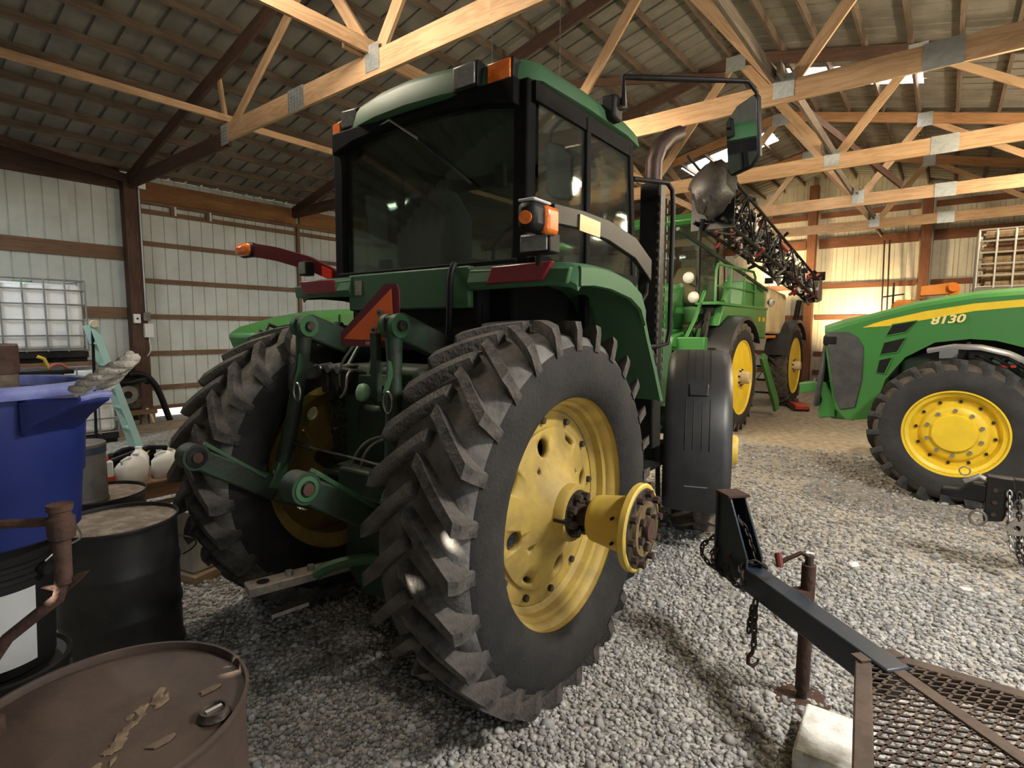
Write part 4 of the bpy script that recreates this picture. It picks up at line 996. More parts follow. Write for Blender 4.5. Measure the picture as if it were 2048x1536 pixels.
def text_mesh(txt, size, ext=.004, off=.0, shear=0.):
    cu = bpy.data.curves.new('text', 'FONT'); cu.body = txt; cu.size = size; cu.extrude = ext; cu.offset = off; cu.shear = shear; cu.align_x = 'CENTER'; cu.align_y = 'CENTER'
    o = bpy.data.objects.new('text', cu); COL.objects.link(o); bpy.context.view_layer.update()
    me = bpy.data.meshes.new_from_object(o.evaluated_get(bpy.context.evaluated_depsgraph_get())); bpy.data.objects.remove(o); return me
me = text_mesh('8130', .115, .003, .0035, .25); me.materials.append(mat('pale_yellow_decal', (.85, .72, .30), .5))
o = inst('model_number', me, N_, basis((.160, .409, 1.835), V(-1.25, 0, .22), V(0, 0, 1.), V(0, 1, 0)))
# running gear
for s in (-1, 1):
    c = (0, s*.90, .715)
    make_tire('front_tire', N_, c, .735, .43, .40, 22, .045, .24, ph=.05, hw=.03, mats=(mat('clean_tyre_lug', (.030, .030, .031), .85, 0, (.07, .068, .062), 9, .8, bump=.2), mat('clean_tyre_rubber', (.018, .018, .019), .75, 0, (.04, .038, .036), 4, .7, bump=.15)), tread=TREADB)
    p0 = .90+.19
    cc = (0, 0, .715)
    lathe_y([(.425, p0-.02), (.425, p0+.005), (.41, p0+.004), (.395, p0-.035), (.365, p0-.05), (.36, p0-.09), (.335, p0-.12), (.335, p0-.2), (.40, p0-.3), (.42, p0-.3), (.38, p0-.1)], s, cc, 56, True).build('wheel_rim', YELLOWB, N_, 40)
    d_ = lathe_y([(.0, p0-.02), (.175, p0-.02), (.185, p0-.03), (.19, p0-.055), (.25, p0-.06), (.27, p0-.075), (.29, p0-.12), (.34, p0-.125), (.34, p0-.16), (.0, p0-.16)], s, cc, 56).build('wheel_disc', YELLOWB, N_, 40)
    bolt_ring('wheel_bolt', d_, cc, s, p0-.06, .222, 10, .020, STEEL, .3, .025)
    bolt_ring('rim_bolt', d_, cc, s, p0-.122, .312, 12, .016, DARKM, .1, .02)
MB().bar((0, -.75, .715), (0, .75, .715), .2, .24).build('front_axle', GREEND, N_, bevel=.03)
MB().box((-.3, 0, 1.05), (1.7, .5, .75)).build('engine_block', GREEND, N_, bevel=.04)
MB().box((-.05, 0, 1.42), (1.5, .30, .55)).build('dark_bay_filler', BLACK, N_, bevel=.03)  # added black panel standing for the dark inside the engine bay
MB().cyl((-.05, -.0, 1.30), (-.05, .52, 1.36), .10, n=20).build('air_filter', BLACK, N_)
for k in range(5): MB().tube(bez((-.1-.12*k, .30, 1.45-.03*k), (-.15-.1*k, .45, 1.5), (-.25-.1*k, .44, 1.35), (-.35-.1*k, .35, 1.30)), .016, 6).build('hose', BLACK, N_)
MB().box((.12, .42, 1.47), (.16, .06, .10)).build('battery_box', mat('grey_box', (.16, .17, .19), .5), N_, bevel=.008)
MB().box((-.35, .40, 1.36), (.14, .03, .02)).build('red_tag', RED_R, N_, 0)
# front tyre mudguard
rg = []
for i in range(9):
    a = math.radians(70+i*14); rr_ = .86
    d = V(math.cos(a), 0, math.sin(a))*rr_+V(-.03, 0, .715)
    n = V(math.cos(a), 0, math.sin(a))
    rg.append([d+V(0, .70, 0)-n*.03, d+V(0, .72, 0)+n*.0, d+V(0, .90, 0)+n*.02, d+V(0, 1.08, 0), d+V(0, 1.10, 0)-n*.03, d+V(0, .9, 0)+n*.008])
MB().loft(rg).build('mudguard', mat('grey_fender', (.10, .10, .11), .4), N_, 50)
MB().tube([(-.03, .45, 1.2), (-.03, .6, 1.55), (-.05, .85, 1.59)], .02, 8).build('mudguard_stay', BLACKM, N_)
# front weight bracket
MB().prism([(1.62, 1.05), (1.33, 1.09), (1.30, .97), (1.60, .92)], (0, -.1, 0), (1, 0, 0), (0, 0, 1), (0, .30, 0)).build('front_bracket', GREENB, N_, bevel=.012)
MB().prism([(1.42, 1.07), (1.30, 1.09), (1.22, .92), (1.17, .78), (1.17, .66), (1.36, .63), (1.37, .74), (1.33, .86)], (0, .08, 0), (1, 0, 0), (0, 0, 1), (0, .20, 0)).build('bracket_arm', GREENB, N_, bevel=.015)
MB().cyl((1.45, .1, 1.06), (1.45, .1, 1.11), .02, n=10).build('bracket_pin', STEEL, N_)
MB().box((1.1, 0, .70), (.28, .5, .14)).build('front_support', GREENB, N_, bevel=.03)
# rest of the machine (beyond the frame)
MB().box((-2.0, 0, 2.3), (1.3, 1.5, 1.5)).build('cab_glazing', GLASSC, N_, 0)
MB().box((-2.0, 0, 3.1), (1.6, 1.7, .18)).build('cab_roof', GREENB, N_, bevel=.06)
for sx in (-2.62, -1.38):
    for s in (-1, 1): MB().bar((sx, s*.74, 1.4), (sx, s*.74, 3.05), .06, .06, up=(1, 0, 0)).build('cab_post', BLACK, N_, 0)
MB().box((-2.0, 0, 1.25), (1.9, .9, .75)).build('rear_body', GREENB, N_, bevel=.05)
for s in (-1, 1):
    make_tire('rear_tire', N_, (-2.9, s*1.0, .95), .97, .52, .58, 22, .05, .24)
    lathe_y([(.60, 1.2), (.57, 1.18), (.5, 1.1), (.2, 1.1), (0, 1.12), (0, 1.0), (.58, .9)], s, (-2.9, 0, .95), 40).build('rear_rim', YELLOWB, N_, 40)

# ================================================================== SPRAYER
S_ = thing('sprayer', 'tall green crop sprayer with a folded dark truss boom', 'sprayer', (11.83, 4.2, 0), PI)
for sx in (2.07, -2.07):
    for s in (1, -1):
        make_tire('wheel_tire', S_, (sx, s*1.32, .915), .93, .40, .61, 24, .045, .20, ph=.06, hw=.028, mats=(RUBLUGD, RUBBER), tread=TREADB)
        p0 = 1.32+.18; c = (sx, 0, .915)
        lathe_y([(.635, p0-.02), (.635, p0+.005), (.62, p0+.003), (.60, p0-.04), (.565, p0-.06), (.555, p0-.13), (.46, p0-.16), (.44, p0-.13), (.36, p0-.10), (.24, p0-.10), (0, p0-.10), (0, p0-.2), (.5, p0-.22), (.6, p0-.3), (.63, p0-.3)], s, c, 48).build('wheel_rim', YELLOWB, S_, 40)
        h_ = lathe_y([(0, p0+.13), (.085, p0+.13), (.105, p0+.10), (.11, p0+.0), (.15, p0-.02), (.17, p0-.10)], s, c, 28).build('wheel_hub', CREAM, S_, 40)
        bolt_ring('hub_bolt', h_, c, s, p0-.02, .135, 8, .018, DARKM, .2, .03)
        MB().bar((sx, s*1.02, .9), (sx, s*1.0, 1.75), .16, .18, up=(1, 0, 0)).build('wheel_leg', BLACKM if sx < 0 else GREENB, S_, bevel=.02)
        MB().box((sx, s*1.05, .915), (.24, .18, .3)).build('wheel_motor', BLACKM, S_, bevel=.03)
        rg = []
        for i in range(11):
            a = math.radians(15+i*13); n = V(math.cos(a), 0, math.sin(a)); d = n*1.03+V(sx, 0, .915)
            rg.append([d+V(0, s*1.06, 0)-n*.03, d+V(0, s*1.08, 0)+n*.01, d+V(0, s*1.32, 0)+n*.025, d+V(0, s*1.55, 0)+n*.01, d+V(0, s*1.57, 0)-n*.05, d+V(0, s*1.32, 0)+n*.01])
        MB().loft(rg).build('mudguard', BLACKF, S_, 50)
        MB().bar((sx, s*1.0, 1.7), (sx, s*1.3, 1.93), .04, .04).build('mudguard_stay', BLACKM, S_, 0)
for s in (-1, 1): MB().bar((3.2, s*.5, 1.62), (-3.0, s*.5, 1.62), .14, .22).build('frame_rail', GREENB, S_, bevel=.02)
for x in (2.07, -2.07): MB().bar((x, -1.05, 1.66), (x, 1.05, 1.66), .18, .2).build('axle_beam', GREENB, S_, bevel=.02)
# front frame and lifting arms
MB().bar((3.25, -.6, 1.50), (3.25, 1.28, 1.50), .16, .22).build('front_beam', GREENB, S_, bevel=.02)
MB().prism([(3.1, 1.42), (3.55, 1.46), (3.5, 1.62), (2.6, 1.72), (2.5, 1.55)], (0, .72, 0), (1, 0, 0), (0, 0, 1), (0, .12, 0)).build('front_arm', GREENB, S_, bevel=.015)
MB().tube([(3.3, .95, 1.55), (3.0, 1.0, 1.9), (2.75, 1.05, 2.35)], .03, 10).build('lift_strut', GREENB, S_)
MB().cyl((2.95, 1.12, 1.55), (2.72, 1.10, 2.0), .06, n=14).build('hydraulic_cylinder', BLACKM, S_)
MB().cyl((2.72, 1.10, 2.0), (2.64, 1.10, 2.15), .03, n=12).build('cylinder_rod', STEEL, S_)
for k in range(4): MB().tube(bez((3.0, .8+.1*k, 1.6), (3.1, .9+.1*k, 1.85+.05*k), (2.7, 1.0+.05*k, 1.9), (2.55, 1.0, 1.75)), .018, 6).build('hose', BLACK, S_)
MB().box((2.6, 1.05, 2.05), (.30, .26, .2)).build('air_box', BLACK, S_, bevel=.04)
# hood
MB().prism([(2.2, 1.7), (3.25, 1.7), (3.35, 2.0), (3.2, 2.42), (2.2, 2.55)], (0, -.52, 0), (1, 0, 0), (0, 0, 1), (0, 1.04, 0)).build('hood', GREENB, S_, bevel=.07)
MB().prism([(-.35, 1.78), (.35, 1.78), (.38, 2.1), (.3, 2.3), (-.3, 2.3), (-.38, 2.1)], (3.27, 0, 0), (0, 1, 0), (0, 0, 1), (.06, 0, 0)).build('grille', BLACK, S_, bevel=.01)
# cab
MB().box((1.5, 0, 1.98), (1.5, 1.55, .3)).build('cab_floor', GREENB, S_, bevel=.04)
for x, y, x2, y2 in ((2.2, .74, 2.12, .70), (2.2, -.74, 2.12, -.70), (1.35, .80, 1.35, .76), (.78, .74, .82, .70), (.78, -.74, .82, -.70), (1.35, -.80, 1.35, -.76)):
    MB().bar((x, y, 2.1), (x2, y2, 3.58), .06, .06, up=(1, 0, 0)).build('cab_post', BLACKM, S_, bevel=.01)
MB().loft([[V(.72, -.78, 3.54), V(.72, .78, 3.54), V(2.32, .78, 3.54), V(2.32, -.78, 3.54)], [V(.7, -.82, 3.60), V(.7, .82, 3.60), V(2.4, .82, 3.60), V(2.4, -.82, 3.60)], [V(.8, -.72, 3.74), V(.8, .72, 3.74), V(2.25, .72, 3.74), V(2.25, -.72, 3.74)]]).build('cab_roof', GREENB, S_, bevel=.03)
MB().box((2.30, .74, 3.66), (.08, .12, .07)).build('amber_light', ORANGE_L, S_, bevel=.01)
def spane(name, pts):
    n = (V(pts[1])-V(pts[0])).cross(V(pts[2])-V(pts[0])).normalized()*.005
    MB().add([V(p) for p in pts]+[V(p)+n for p in pts], [(3, 2, 1, 0), (4, 5, 6, 7)]+[(i, (i+1) % 4, 4+(i+1) % 4, 4+i) for i in range(4)]).build(name, GLASSC, S_, 0)
spane('windscreen', [(2.2, -.70, 2.15), (2.2, .70, 2.15), (2.13, .67, 3.52), (2.13, -.67, 3.52)])
for s in (-1, 1):
    spane('door_window', [(2.16, s*.76, 2.15), (1.39, s*.80, 2.15), (1.38, s*.77, 3.52), (2.1, s*.72, 3.52)])
    spane('side_window', [(1.31, s*.80, 2.15), (.82, s*.76, 2.15), (.85, s*.72, 3.52), (1.32, s*.77, 3.52)])
spane('rear_window', [(.80, -.70, 2.15), (.80, .70, 2.15), (.83, .68, 3.52), (.83, -.68, 3.52)])
MB().prism([(-.26, 2.2), (-.3, 2.7), (-.2, 2.95), (.2, 2.95), (.3, 2.7), (.26, 2.2)], (1.2, .1, 0), (0, 1, 0), (-.1, 0, 1), (.16, 0, 0)).build('seat_backrest', mat('tan_seat', (.36, .27, .16), .8), S_, bevel=.06)
MB().box((1.5, .1, 2.3), (.5, .55, .18)).build('seat_cushion', MATS['tan_seat'], S_, bevel=.06)
MB().box((2.0, 0, 2.3), (.2, .6, .35)).build('dash', BLACK, S_, bevel=.05)
for y, z in ((.62, 2.62), (.72, 2.28), (-.6, 2.6)):
    m_ = MB().lathe([(0, .03), (.06, .025), (.095, .0), (.10, -.02), (.06, -.05), (0, -.06)], (2.36, y, z), (1, 0, 0), 24).build('round_mirror', mat('pale_mirror_shell', (.72, .70, .64), .35), S_, 60)
    MB().tube([(2.33, y, z), (2.25, y, z-.1), (2.2, .7 if y > 0 else -.7, z-.15)], .012, 6).build('mirror_arm', BLACKM, m_)
# walkway, rail and body along the visible side
MB().box((1.25, 1.12, 2.15), (3.2, .38, .05)).build('walkway', GREENB, S_, bevel=.01)
MB().prism([(2.75, 1.78), (2.55, 2.12), (-.20, 2.14), (-.20, 1.55), (1.1, 1.62), (1.35, 1.9), (2.3, 1.95)], (0, 1.0, 0), (1, 0, 0), (0, 0, 1), (0, .30, 0)).build('side_panel', GREENB, S_, bevel=.02)
MB().prism([(1.35, 2.16), (1.25, 2.62), (-.18, 2.58), (-.18, 2.14)], (0, .86, 0), (1, 0, 0), (0, 0, 1), (0, .40, 0)).build('upper_side_panel', GREENB, S_, bevel=.03)
for x in (.35, .05): MB().box((x, 1.305, 1.93), (.17 if x < .2 else .10, .012, .08)).build('amber_reflector', mat('amber_sticker', (.75, .42, .03), .4), S_, 0)
MB().lathe([(0, .05), (.07, .045), (.09, 0), (.06, -.05), (0, -.05)], (-.30, 1.34, 2.28), (.6, .8, 0), 20).build('side_lamp', mat('chrome_lamp', (.6, .6, .58), .2, .9), S_, 60)
rl = [(2.95, 1.29, 2.16), (2.95, 1.29, 2.66), (2.88, 1.29, 2.76), (.85, 1.29, 2.80), (.72, 1.29, 2.72), (.70, 1.29, 2.16)]
MB().tube(rl, .022, 8).build('hand_rail', GREENB, S_, 60)
MB().tube([(2.95, 1.29, 2.42), (.70, 1.29, 2.44)], .016, 8).build('mid_rail', GREENB, S_)
for x in (2.2, 1.4): MB().tube([(x, 1.29, 2.16), (x, 1.29, 2.79)], .016, 8).build('rail_post', GREENB, S_)
MB().tube([(2.35, 1.22, 2.2), (1.95, 1.22, 2.65)], .035, 10).build('ladder_strut', GREENB, S_)
# folding ladder
ld = thing('ladder_assembly', None, None, (0, 0, 0)); ld.parent = S_
MB().prism([(1.22, 1.20), (1.02, 1.30), (-.20, .34), (-.28, .12), (.0, .10), (.12, .26)], (0, 1.55, 0), (1, 0, 0), (0, 0, 1), (0, .06, 0)).build('ladder_side', GREENB, ld, bevel=.01)
for k in range(3): MB().bar((.9-.36*k, 1.25, 1.05-.28*k), (.9-.36*k, 1.56, 1.05-.28*k), .14, .03).build('ladder_step', BLACKM, ld, 0)
flatten(ld, S_)
# tanks
MB().loft([[V(x, r*.85*math.cos(t), 2.15+r*.72*math.sin(t)) for t in [2*PI*i/24 for i in range(24)]] for x, r in ((.72, .55), (.62, .85), (.3, 1.0), (-1.8, 1.0), (-2.2, .85), (-2.3, .5))]).build('solution_tank', CREAM, S_, 50)
MB().prism([(-.22, 1.66), (-.22, 2.52), (-.35, 2.58), (-1.70, 2.52), (-1.78, 2.45), (-1.78, 1.75), (-1.6, 1.62)], (0, .92, 0), (1, 0, 0), (0, 0, 1), (0, .40, 0)).build('rinse_tank', CREAM, S_, bevel=.05)
MB().bar((-.3, 1.1, 1.58), (-1.7, 1.1, 1.58), .3, .06).build('tank_bracket', ORANGEP, S_, bevel=.01)
# boom: box truss folded along the side, chords, lacing, nozzle bodies, hoses
rng = random.Random(3)
BA, BB = V(4.05, 1.52, 3.52), V(-2.9, 1.66, 2.62)
bd = (BB-BA).normalized(); bs = V(0, 0, 1).cross(bd).normalized(); bu = bd.cross(bs)
if bu.z < 0: bu = -bu
LB = (BB-BA).length
def bp(s, a, b):
    k = 1-.35*s/LB
    return BA+bd*s+bs*(a*k)+bu*(b*k)
ch = [(-.20, -.30), (.20, -.30), (-.20, .34), (.20, .34)]
for a, b in ch: MB().tube([bp(0, a, b), bp(LB, a, b)], .026, 6).build('boom_chord', BLACKM, S_)
MB().tube([bp(.2, .45, .75), bp(LB*.62, .42, .35)], .022, 6).build('boom_stay', BLACKM, S_)
MB().tube([bp(-.15, .35, -.42), bp(LB*.58, .32, -.62)], .030, 6).build('boom_stay', GREEND, S_)
for i in range(14):
    s0, s1 = LB*i/14, LB*(i+1)/14
    for a in (-.20, .20):
        q = (-.30, .34) if i % 2 else (.34, -.30)
        MB().tube([bp(s0, a, q[0]), bp(s1, a, q[1])], .014, 5).build('boom_lacing', BLACKM, S_)
    MB().tube([bp(s0, -.2, .34), bp(s1, .2, .34)], .012, 5).build('boom_lacing', BLACKM, S_)
    MB().tube([bp(s0, .2, -.3), bp(s1, -.2, -.3)], .012, 5).build('boom_lacing', BLACKM, S_)
NZ = [MB().cyl((0, 0, .05), (0, 0, -.05), .03, .018, n=8).mesh('nozzle') for _ in range(4)]
for me_, mm in zip(NZ, (BLACK, WHITEP, mat('red_nozzle', (.25, .03, .03), .5), GREYCAN)): me_.materials.append(mm)
for i in range(190):
    s = rng.uniform(.1, LB-.1); p = bp(s, rng.uniform(-.22, .26), rng.choice([-.34, -.2, .0, .2, .36])+rng.uniform(-.08, .08))
    k = rng.choice([0, 0, 0, 1, 1, 2, 3])
    o = inst('nozzle', NZ[k], S_, Matrix.Translation(p) @ Euler((rng.uniform(-1, 1), rng.uniform(-1, 1), 0)).to_matrix().to_4x4()); q = rng.uniform(.7, 1.6); o.scale = (q, q, q*rng.uniform(.8, 2))
for i in range(80):
    s = rng.uniform(.1, LB-1.0); l = rng.uniform(.4, 1.0)
    p = [bp(s+l*j/5, rng.uniform(-.22, .26), rng.uniform(-.32, .36)) for j in range(6)]
    MB().tube(p, rng.choice([.010, .014, .018]), 5).build('boom_hose', rng.choice([BLACK, BLACK, BLACKM, MATS['grey_hose'], GREYCAN]), S_)
# wrapped near end and end plates
lump = []
for i in range(7):
    t = i/6; r = .27*math.sin(PI*(.10+.80*t))**.5
    lump.append([bp(-.32+.62*t, -.05, .06+.10*t)+bs*(r*(.78+.5*rng.random())*math.cos(a))+bu*(r*1.25*(.78+.5*rng.random())*math.sin(a)) for a in [2*PI*k/20 for k in range(20)]])
MB().loft(lump).build('boom_end_wrap', mat('black_tarp', (.020, .019, .02), .5, 0, (.06, .055, .05), 5, .6, bump=.5, bscale=12), S_, 60)
MB().prism([(-.30, -.38), (.30, -.38), (.34, .40), (-.26, .46)], bp(.18, 0, 0), bs, bu, bd*.02).build('boom_end_plate', BLACKM, S_, 0)
MB().box(bp(LB-.1, 0, 0), (.4, .34, .5), Matrix.Rotation(.15, 3, 'Y')).build('boom_cradle', GREYCAN, S_, bevel=.03)
for s in (0.25, .5): MB().bar((-2.6+s, 1.4, 1.6), (-2.6+s, 1.5, 2.4), .06, .06, up=(1, 0, 0)).build('cradle_post', BLACKM, S_, 0)
lm = MB().box((-3.15, 1.72, 3.0), (.03, .26, .20)).build('marker_frame', BLACKM, S_, bevel=.01); MB().cyl((-3.12, 1.72, 3.0), (-3.10, 1.72, 3.0), .07, n=18).build('amber_reflector', ORANGE_L, lm)
MB().tube([(-3.15, 1.72, 2.9), (-3.1, 1.7, 2.65), (-3.0, 1.62, 2.55)], .015, 6).build('marker_stalk', BLACKM, S_)

# ================================================================== LOW TRAILER with A-frame tongue
ua = math.atan2(.75, .66)
R_ = thing('trailer', 'navy trailer tongue with wrapped chains and a rusty expanded-metal deck', 'trailer', (2.33, .147, 0), ua)
MB().bar((-.12, 0, .495), (.74, 0, .495), .10, .115).build('tongue_beam', NAVY, R_, bevel=.008)
hb = MB().prism([(.70, .50), (.70, .60), (.86, .86), (.96, .86), (.97, .44), (.90, .42)], (0, .035, 0), (1, 0, 0), (0, 0, 1), (0, .012, 0)).build('hitch_cheek', NAVY, R_, bevel=.003)
MB().prism([(.70, .50), (.70, .60), (.86, .86), (.96, .86), (.97, .44), (.90, .42)], (0, -.047, 0), (1, 0, 0), (0, 0, 1), (0, .012, 0)).build('hitch_cheek', NAVY, R_, bevel=.003)
MB().prism([(-.06, .44), (.06, .44), (.06, .865), (-.06, .865)], (.955, 0, 0), (0, 1, 0), (0, 0, 1), (.014, 0, 0)).build('hitch_face', NAVY, R_, bevel=.003)
MB().box((.91, 0, .868), (.12, .12, .012)).build('hitch_cap', RUST, R_, 0)
for z in (.52, .60): MB().cyl((.97, .02, z), (1.02, .03, z), .012, n=8).build('hitch_bolt', RUST, R_)
# chains wrapped round the beam and one hanging with its hook
wr_ = [V(.68+.012*i+.03*math.sin(i*1.3), .075*math.cos(i*.62), .50+.085*math.sin(i*.62)) for i in range(34)]
c1 = chain_mb(wr_, .036, .005).build('wrapped_chain', DARKM, R_, 60); c1['kind'] = 'stuff'
c2 = chain_mb([(.74, -.03, .60), (.80, -.02, .70), (.84, .01, .76), (.86, .0, .70), (.82, .02, .58)], .036, .005).build('loose_chain', DARKM, R_, 60); c2['kind'] = 'stuff'
c3 = chain_mb([(.575, .075, .44), (.57, .078, .33), (.565, .08, .245)], .04, .006).build('hanging_chain', DARKM, R_, 60); c3['kind'] = 'stuff'
c4 = chain_mb([(.60, .07, .40), (.60, .085, .30)], .04, .006).build('hanging_chain', DARKM, R_, 60); c4['kind'] = 'stuff'
hk = [V(.565, .08, .235), V(.565, .085, .205), V(.565, .105, .185), V(.565, .105, .155), V(.565, .08, .138), V(.565, .055, .15), V(.565, .05, .172)]
MB().tube(hk, [.008, .009, .010, .010, .009, .007, .005], 8).build('grab_hook', RUST, R_)
# jack
jx, jy = .485, -.125
MB().cyl((jx, jy, .05), (jx, jy, .655), .030, n=20).build('jack_tube', RUST, R_)
MB().cyl((jx, jy, .0), (jx, jy, .3), .022, n=16).build('jack_leg', DARKM, R_)
MB().lathe([(0, 0.0), (.12, .0), (.12, .006), (.03, .014), (0, .014)], (jx, jy, .0), (0, 0, 1), 24).build('jack_foot', RUST, R_, 40)
MB().bar((jx, jy, .50), (jx, 0, .50), .06, .08).build('jack_mount', RUST, R_, 0)
MB().cyl((jx, jy, .655), (jx, jy, .70), .018, n=10).build('jack_cap', DARKM, R_)
MB().tube([(jx, jy, .69), (jx+.03, jy+.02, .70), (jx+.05, jy+.08, .665), (jx+.06, jy+.11, .64)], .010, 6).build('jack_crank', RUST, R_)
MB().cyl((jx+.05, jy+.11, .63), (jx+.07, jy+.11, .69), .016, n=10).build('crank_grip', mat('dark_red_grip', (.16, .03, .03), .5), R_)
# A-frame and deck
zd = .50
for s in (-1, 1):
    MB().bar((.0, s*.03, zd), (-1.12, s*1.07, zd), .05, .08).build('frame_rail', MESHM, R_, bevel=.004)
    MB().bar((-1.12, s*1.07, zd), (-3.2, s*1.07, zd), .05, .08).build('side_rail', MESHM, R_, bevel=.004)
    make_tire('trailer_tire', R_, (-2.3, s*1.25, .31), .31, .18, .19, 26, .012, .10, hw=.012)
    lathe_y([(.2, 1.32), (.17, 1.31), (.12, 1.29), (0, 1.30), (0, 1.2), (.19, 1.18)], s, (-2.3, 0, .31), 28).build('trailer_rim', WHITEP, R_, 40)
MB().bar((-2.3, -1.2, .31), (-2.3, 1.2, .31), .05, .05).build('trailer_axle', BLACKM, R_, 0)
for s in (-1, 1): MB().bar((-2.3, s*.95, .31), (-2.3, s*.95, .48), .06, .06, up=(1, 0, 0)).build('axle_hanger', BLACKM, R_, 0)
MB().bar((-.06, 0, zd+.038), (-3.15, 0, zd+.038), .05, .014).build('centre_bar', MESHM, R_, bevel=.003)
MB().bar((-.03, -.09, zd+.043), (-.03, .09, zd+.043), .05, .012).build('front_plate', MESHM, R_, 0)
for x in (-1.12, -3.2): MB().bar((x, -1.07, zd), (x, 1.07, zd), .05, .08).build('cross_member', MESHM, R_, bevel=.004)
def clip(p, d, planes):
    t0, t1 = -9., 9.
    for nx, ny, c in planes:
        den = nx*d[0]+ny*d[1]; num = c-(nx*p[0]+ny*p[1])
        if abs(den) < 1e-9:
            if num < 0: return None
        elif den > 0: t1 = min(t1, num/den)
        else: t0 = max(t0, num/den)
    return (t0, t1) if t1 > t0+.01 else None
PLN = [(.68, .733, .02), (.68, -.733, .02), (0, 1, 1.06), (0, -1, 1.06), (-1, 0, 2.1)]
em = MB()
for ang in (math.radians(65), math.radians(115)):
    d = (math.cos(ang), math.sin(ang)); nrm = (-d[1], d[0])
    for k in range(-95, 96):
        p = (nrm[0]*k*.031-1., nrm[1]*k*.031)
        t = clip(p, d, PLN)
        if t: em.bar((p[0]+d[0]*t[0], p[1]+d[1]*t[0], zd+.036), (p[0]+d[0]*t[1], p[1]+d[1]*t[1], zd+.036), .007, .006)
o = em.build('expanded_metal_deck', MESHM, R_, 0); o['kind'] = 'stuff'
# block beside the jack
o = MB().box((0, 0, .055), (.34, .26, .11)).build('concrete_block', CONC, None, bevel=.012); o.location = (2.40, .245, 0); o.rotation_euler = (0, 0, math.radians(-82+84))
o.scale = (1, 1, 1); tag(o, 'pale weathered concrete block on the gravel by the trailer jack', 'block')

# ================================================================== SECOND TRAILER COUPLER at the aisle edge
K_ = thing('trailer_coupler', 'black trailer coupler with hanging chains in front of the numbered tractor wheel', 'trailer', (5.0, -.30, 0), 0)
MB().prism([(.02, .40), (.02, .72), (-.12, .72), (-.14, .60), (-.08, .42)], (-.05, 0, 0), (0, 1, 0), (0, 0, 1), (.10, 0, 0)).build('adjuster_channel', BLACKM, K_, bevel=.006)
for z in (.46, .545, .63): MB().cyl((-.05, -.03, z), (-.056, -.03, z), .014, n=12).build('channel_bolt', RUST, K_)
MB().prism([(-.05, .56), (-.04, .66), (.10, .66), (.16, .60), (.26, .595), (.27, .545), (.18, .535), (.04, .53)], (-.045, 0, 0), (0, 1, 0), (0, 0, 1), (.09, 0, 0)).build('coupler_body', BLACK, K_, bevel=.012)
MB().tube([(-.02, .0, .68), (-.02, .06, .71), (-.02, .14, .66)], .018, 8).build('coupler_latch', STEEL, K_)
rg = [V(0, .14, .73)+V(0, .03*math.cos(t), .03*math.sin(t)) for t in [2*PI*i/14 for i in range(14)]]
MB().tube(rg, .005, 6, True).build('pin_ring', STEEL, K_)
MB().bar((0, -.12, .66), (0, -2.2, .66), .09, .12).build('coupler_tongue', BLACKM, K_, bevel=.006)
MB().bar((.0, -.20, .50), (0, -2.2, .55), .05, .08).build('lower_tongue', BLACKM, K_, bevel=.006)
for yy, z1 in ((-.10, .25), (-.15, .18)):
    c = chain_mb([(-.06, yy, .62), (-.07, yy-.01, .45), (-.08, yy-.03, z1), (-.05, yy-.06, z1-.03), (-.04, yy-.06, .3), (-.03, yy-.05, .42)], .042, .0055).build('safety_chain', STEEL if yy > -.12 else DARKM, K_, 60); c['kind'] = 'stuff'
MB().lathe([(.02, -.015), (.05, -.015), (.05, .015), (.02, .015)], (-.08, -.15, .40), (1, 0, 0), 16, closed=True).build('chain_shackle', STEEL, K_, 40)
lp = [V(-.05, .05, .42)+V(0, .045*math.cos(t), .05*math.sin(t)) for t in [2*PI*i/16 for i in range(16)]]
MB().tube(lp, .008, 6, True).build('chain_loop', GREYCAN, K_)
for yy in (-2.0,): MB().bar((0, yy, 0), (0, yy, .62), .07, .07, up=(1, 0, 0)).build('stand_leg', BLACKM, K_, 0)
MB().box((0, -2.0, .01), (.2, .2, .02)).build('stand_foot', BLACKM, K_, 0)

# ================================================================== DRUMS, PAILS AND TUB (near left)
def drum(name, label, c, r, h, m, lidm, bung=True, z0=0):
    t = thing(name, label, 'drum', (c[0], c[1], z0))
    pr = [(r*.985, 0), (r, .004), (r, .016), (r*.975, .022), (r*.965, .04)]
    for zz in (.34, .66): pr += [(r*.965, h*zz-.03), (r*.99, h*zz-.008), (r*.99, h*zz+.008), (r*.965, h*zz+.03)]
    pr += [(r*.965, h-.035), (r*.975, h-.02), (r*.995, h-.014), (r, h-.006), (r*.996, h), (r*.972, h), (r*.966, h-.006), (r*.962, h-.022)]
    MB().lathe(pr, (0, 0, 0), (0, 0, 1), 64).build('drum_shell', m, t, 50)
    MB().lathe([(r*.964, h-.020), (r*.94, h-.022), (r*.5, h-.020), (0, h-.018), (0, h-.03), (r*.964, h-.03)], (0, 0, 0), (0, 0, 1), 64).build('drum_head', lidm, t, 50)
    return t
D1 = drum('oil_drum', 'rust-brown steel drum with a bung cap, nearest the camera corner', (.35, 1.44), .2925, .854, RUSTB, RUSTB)
b_ = MB().lathe([(0, .004), (.022, .004), (.024, .012), (.030, .012), (.032, .0), (.036, -.004)], (.159, -.172, .842), (0, 0, 1), 24).build('bung_cap', DARKM, D1, 40)
MB().box((.159, -.172, .85), (.036, .010, .008)).build('bung_bar', STEEL, b_, 0)
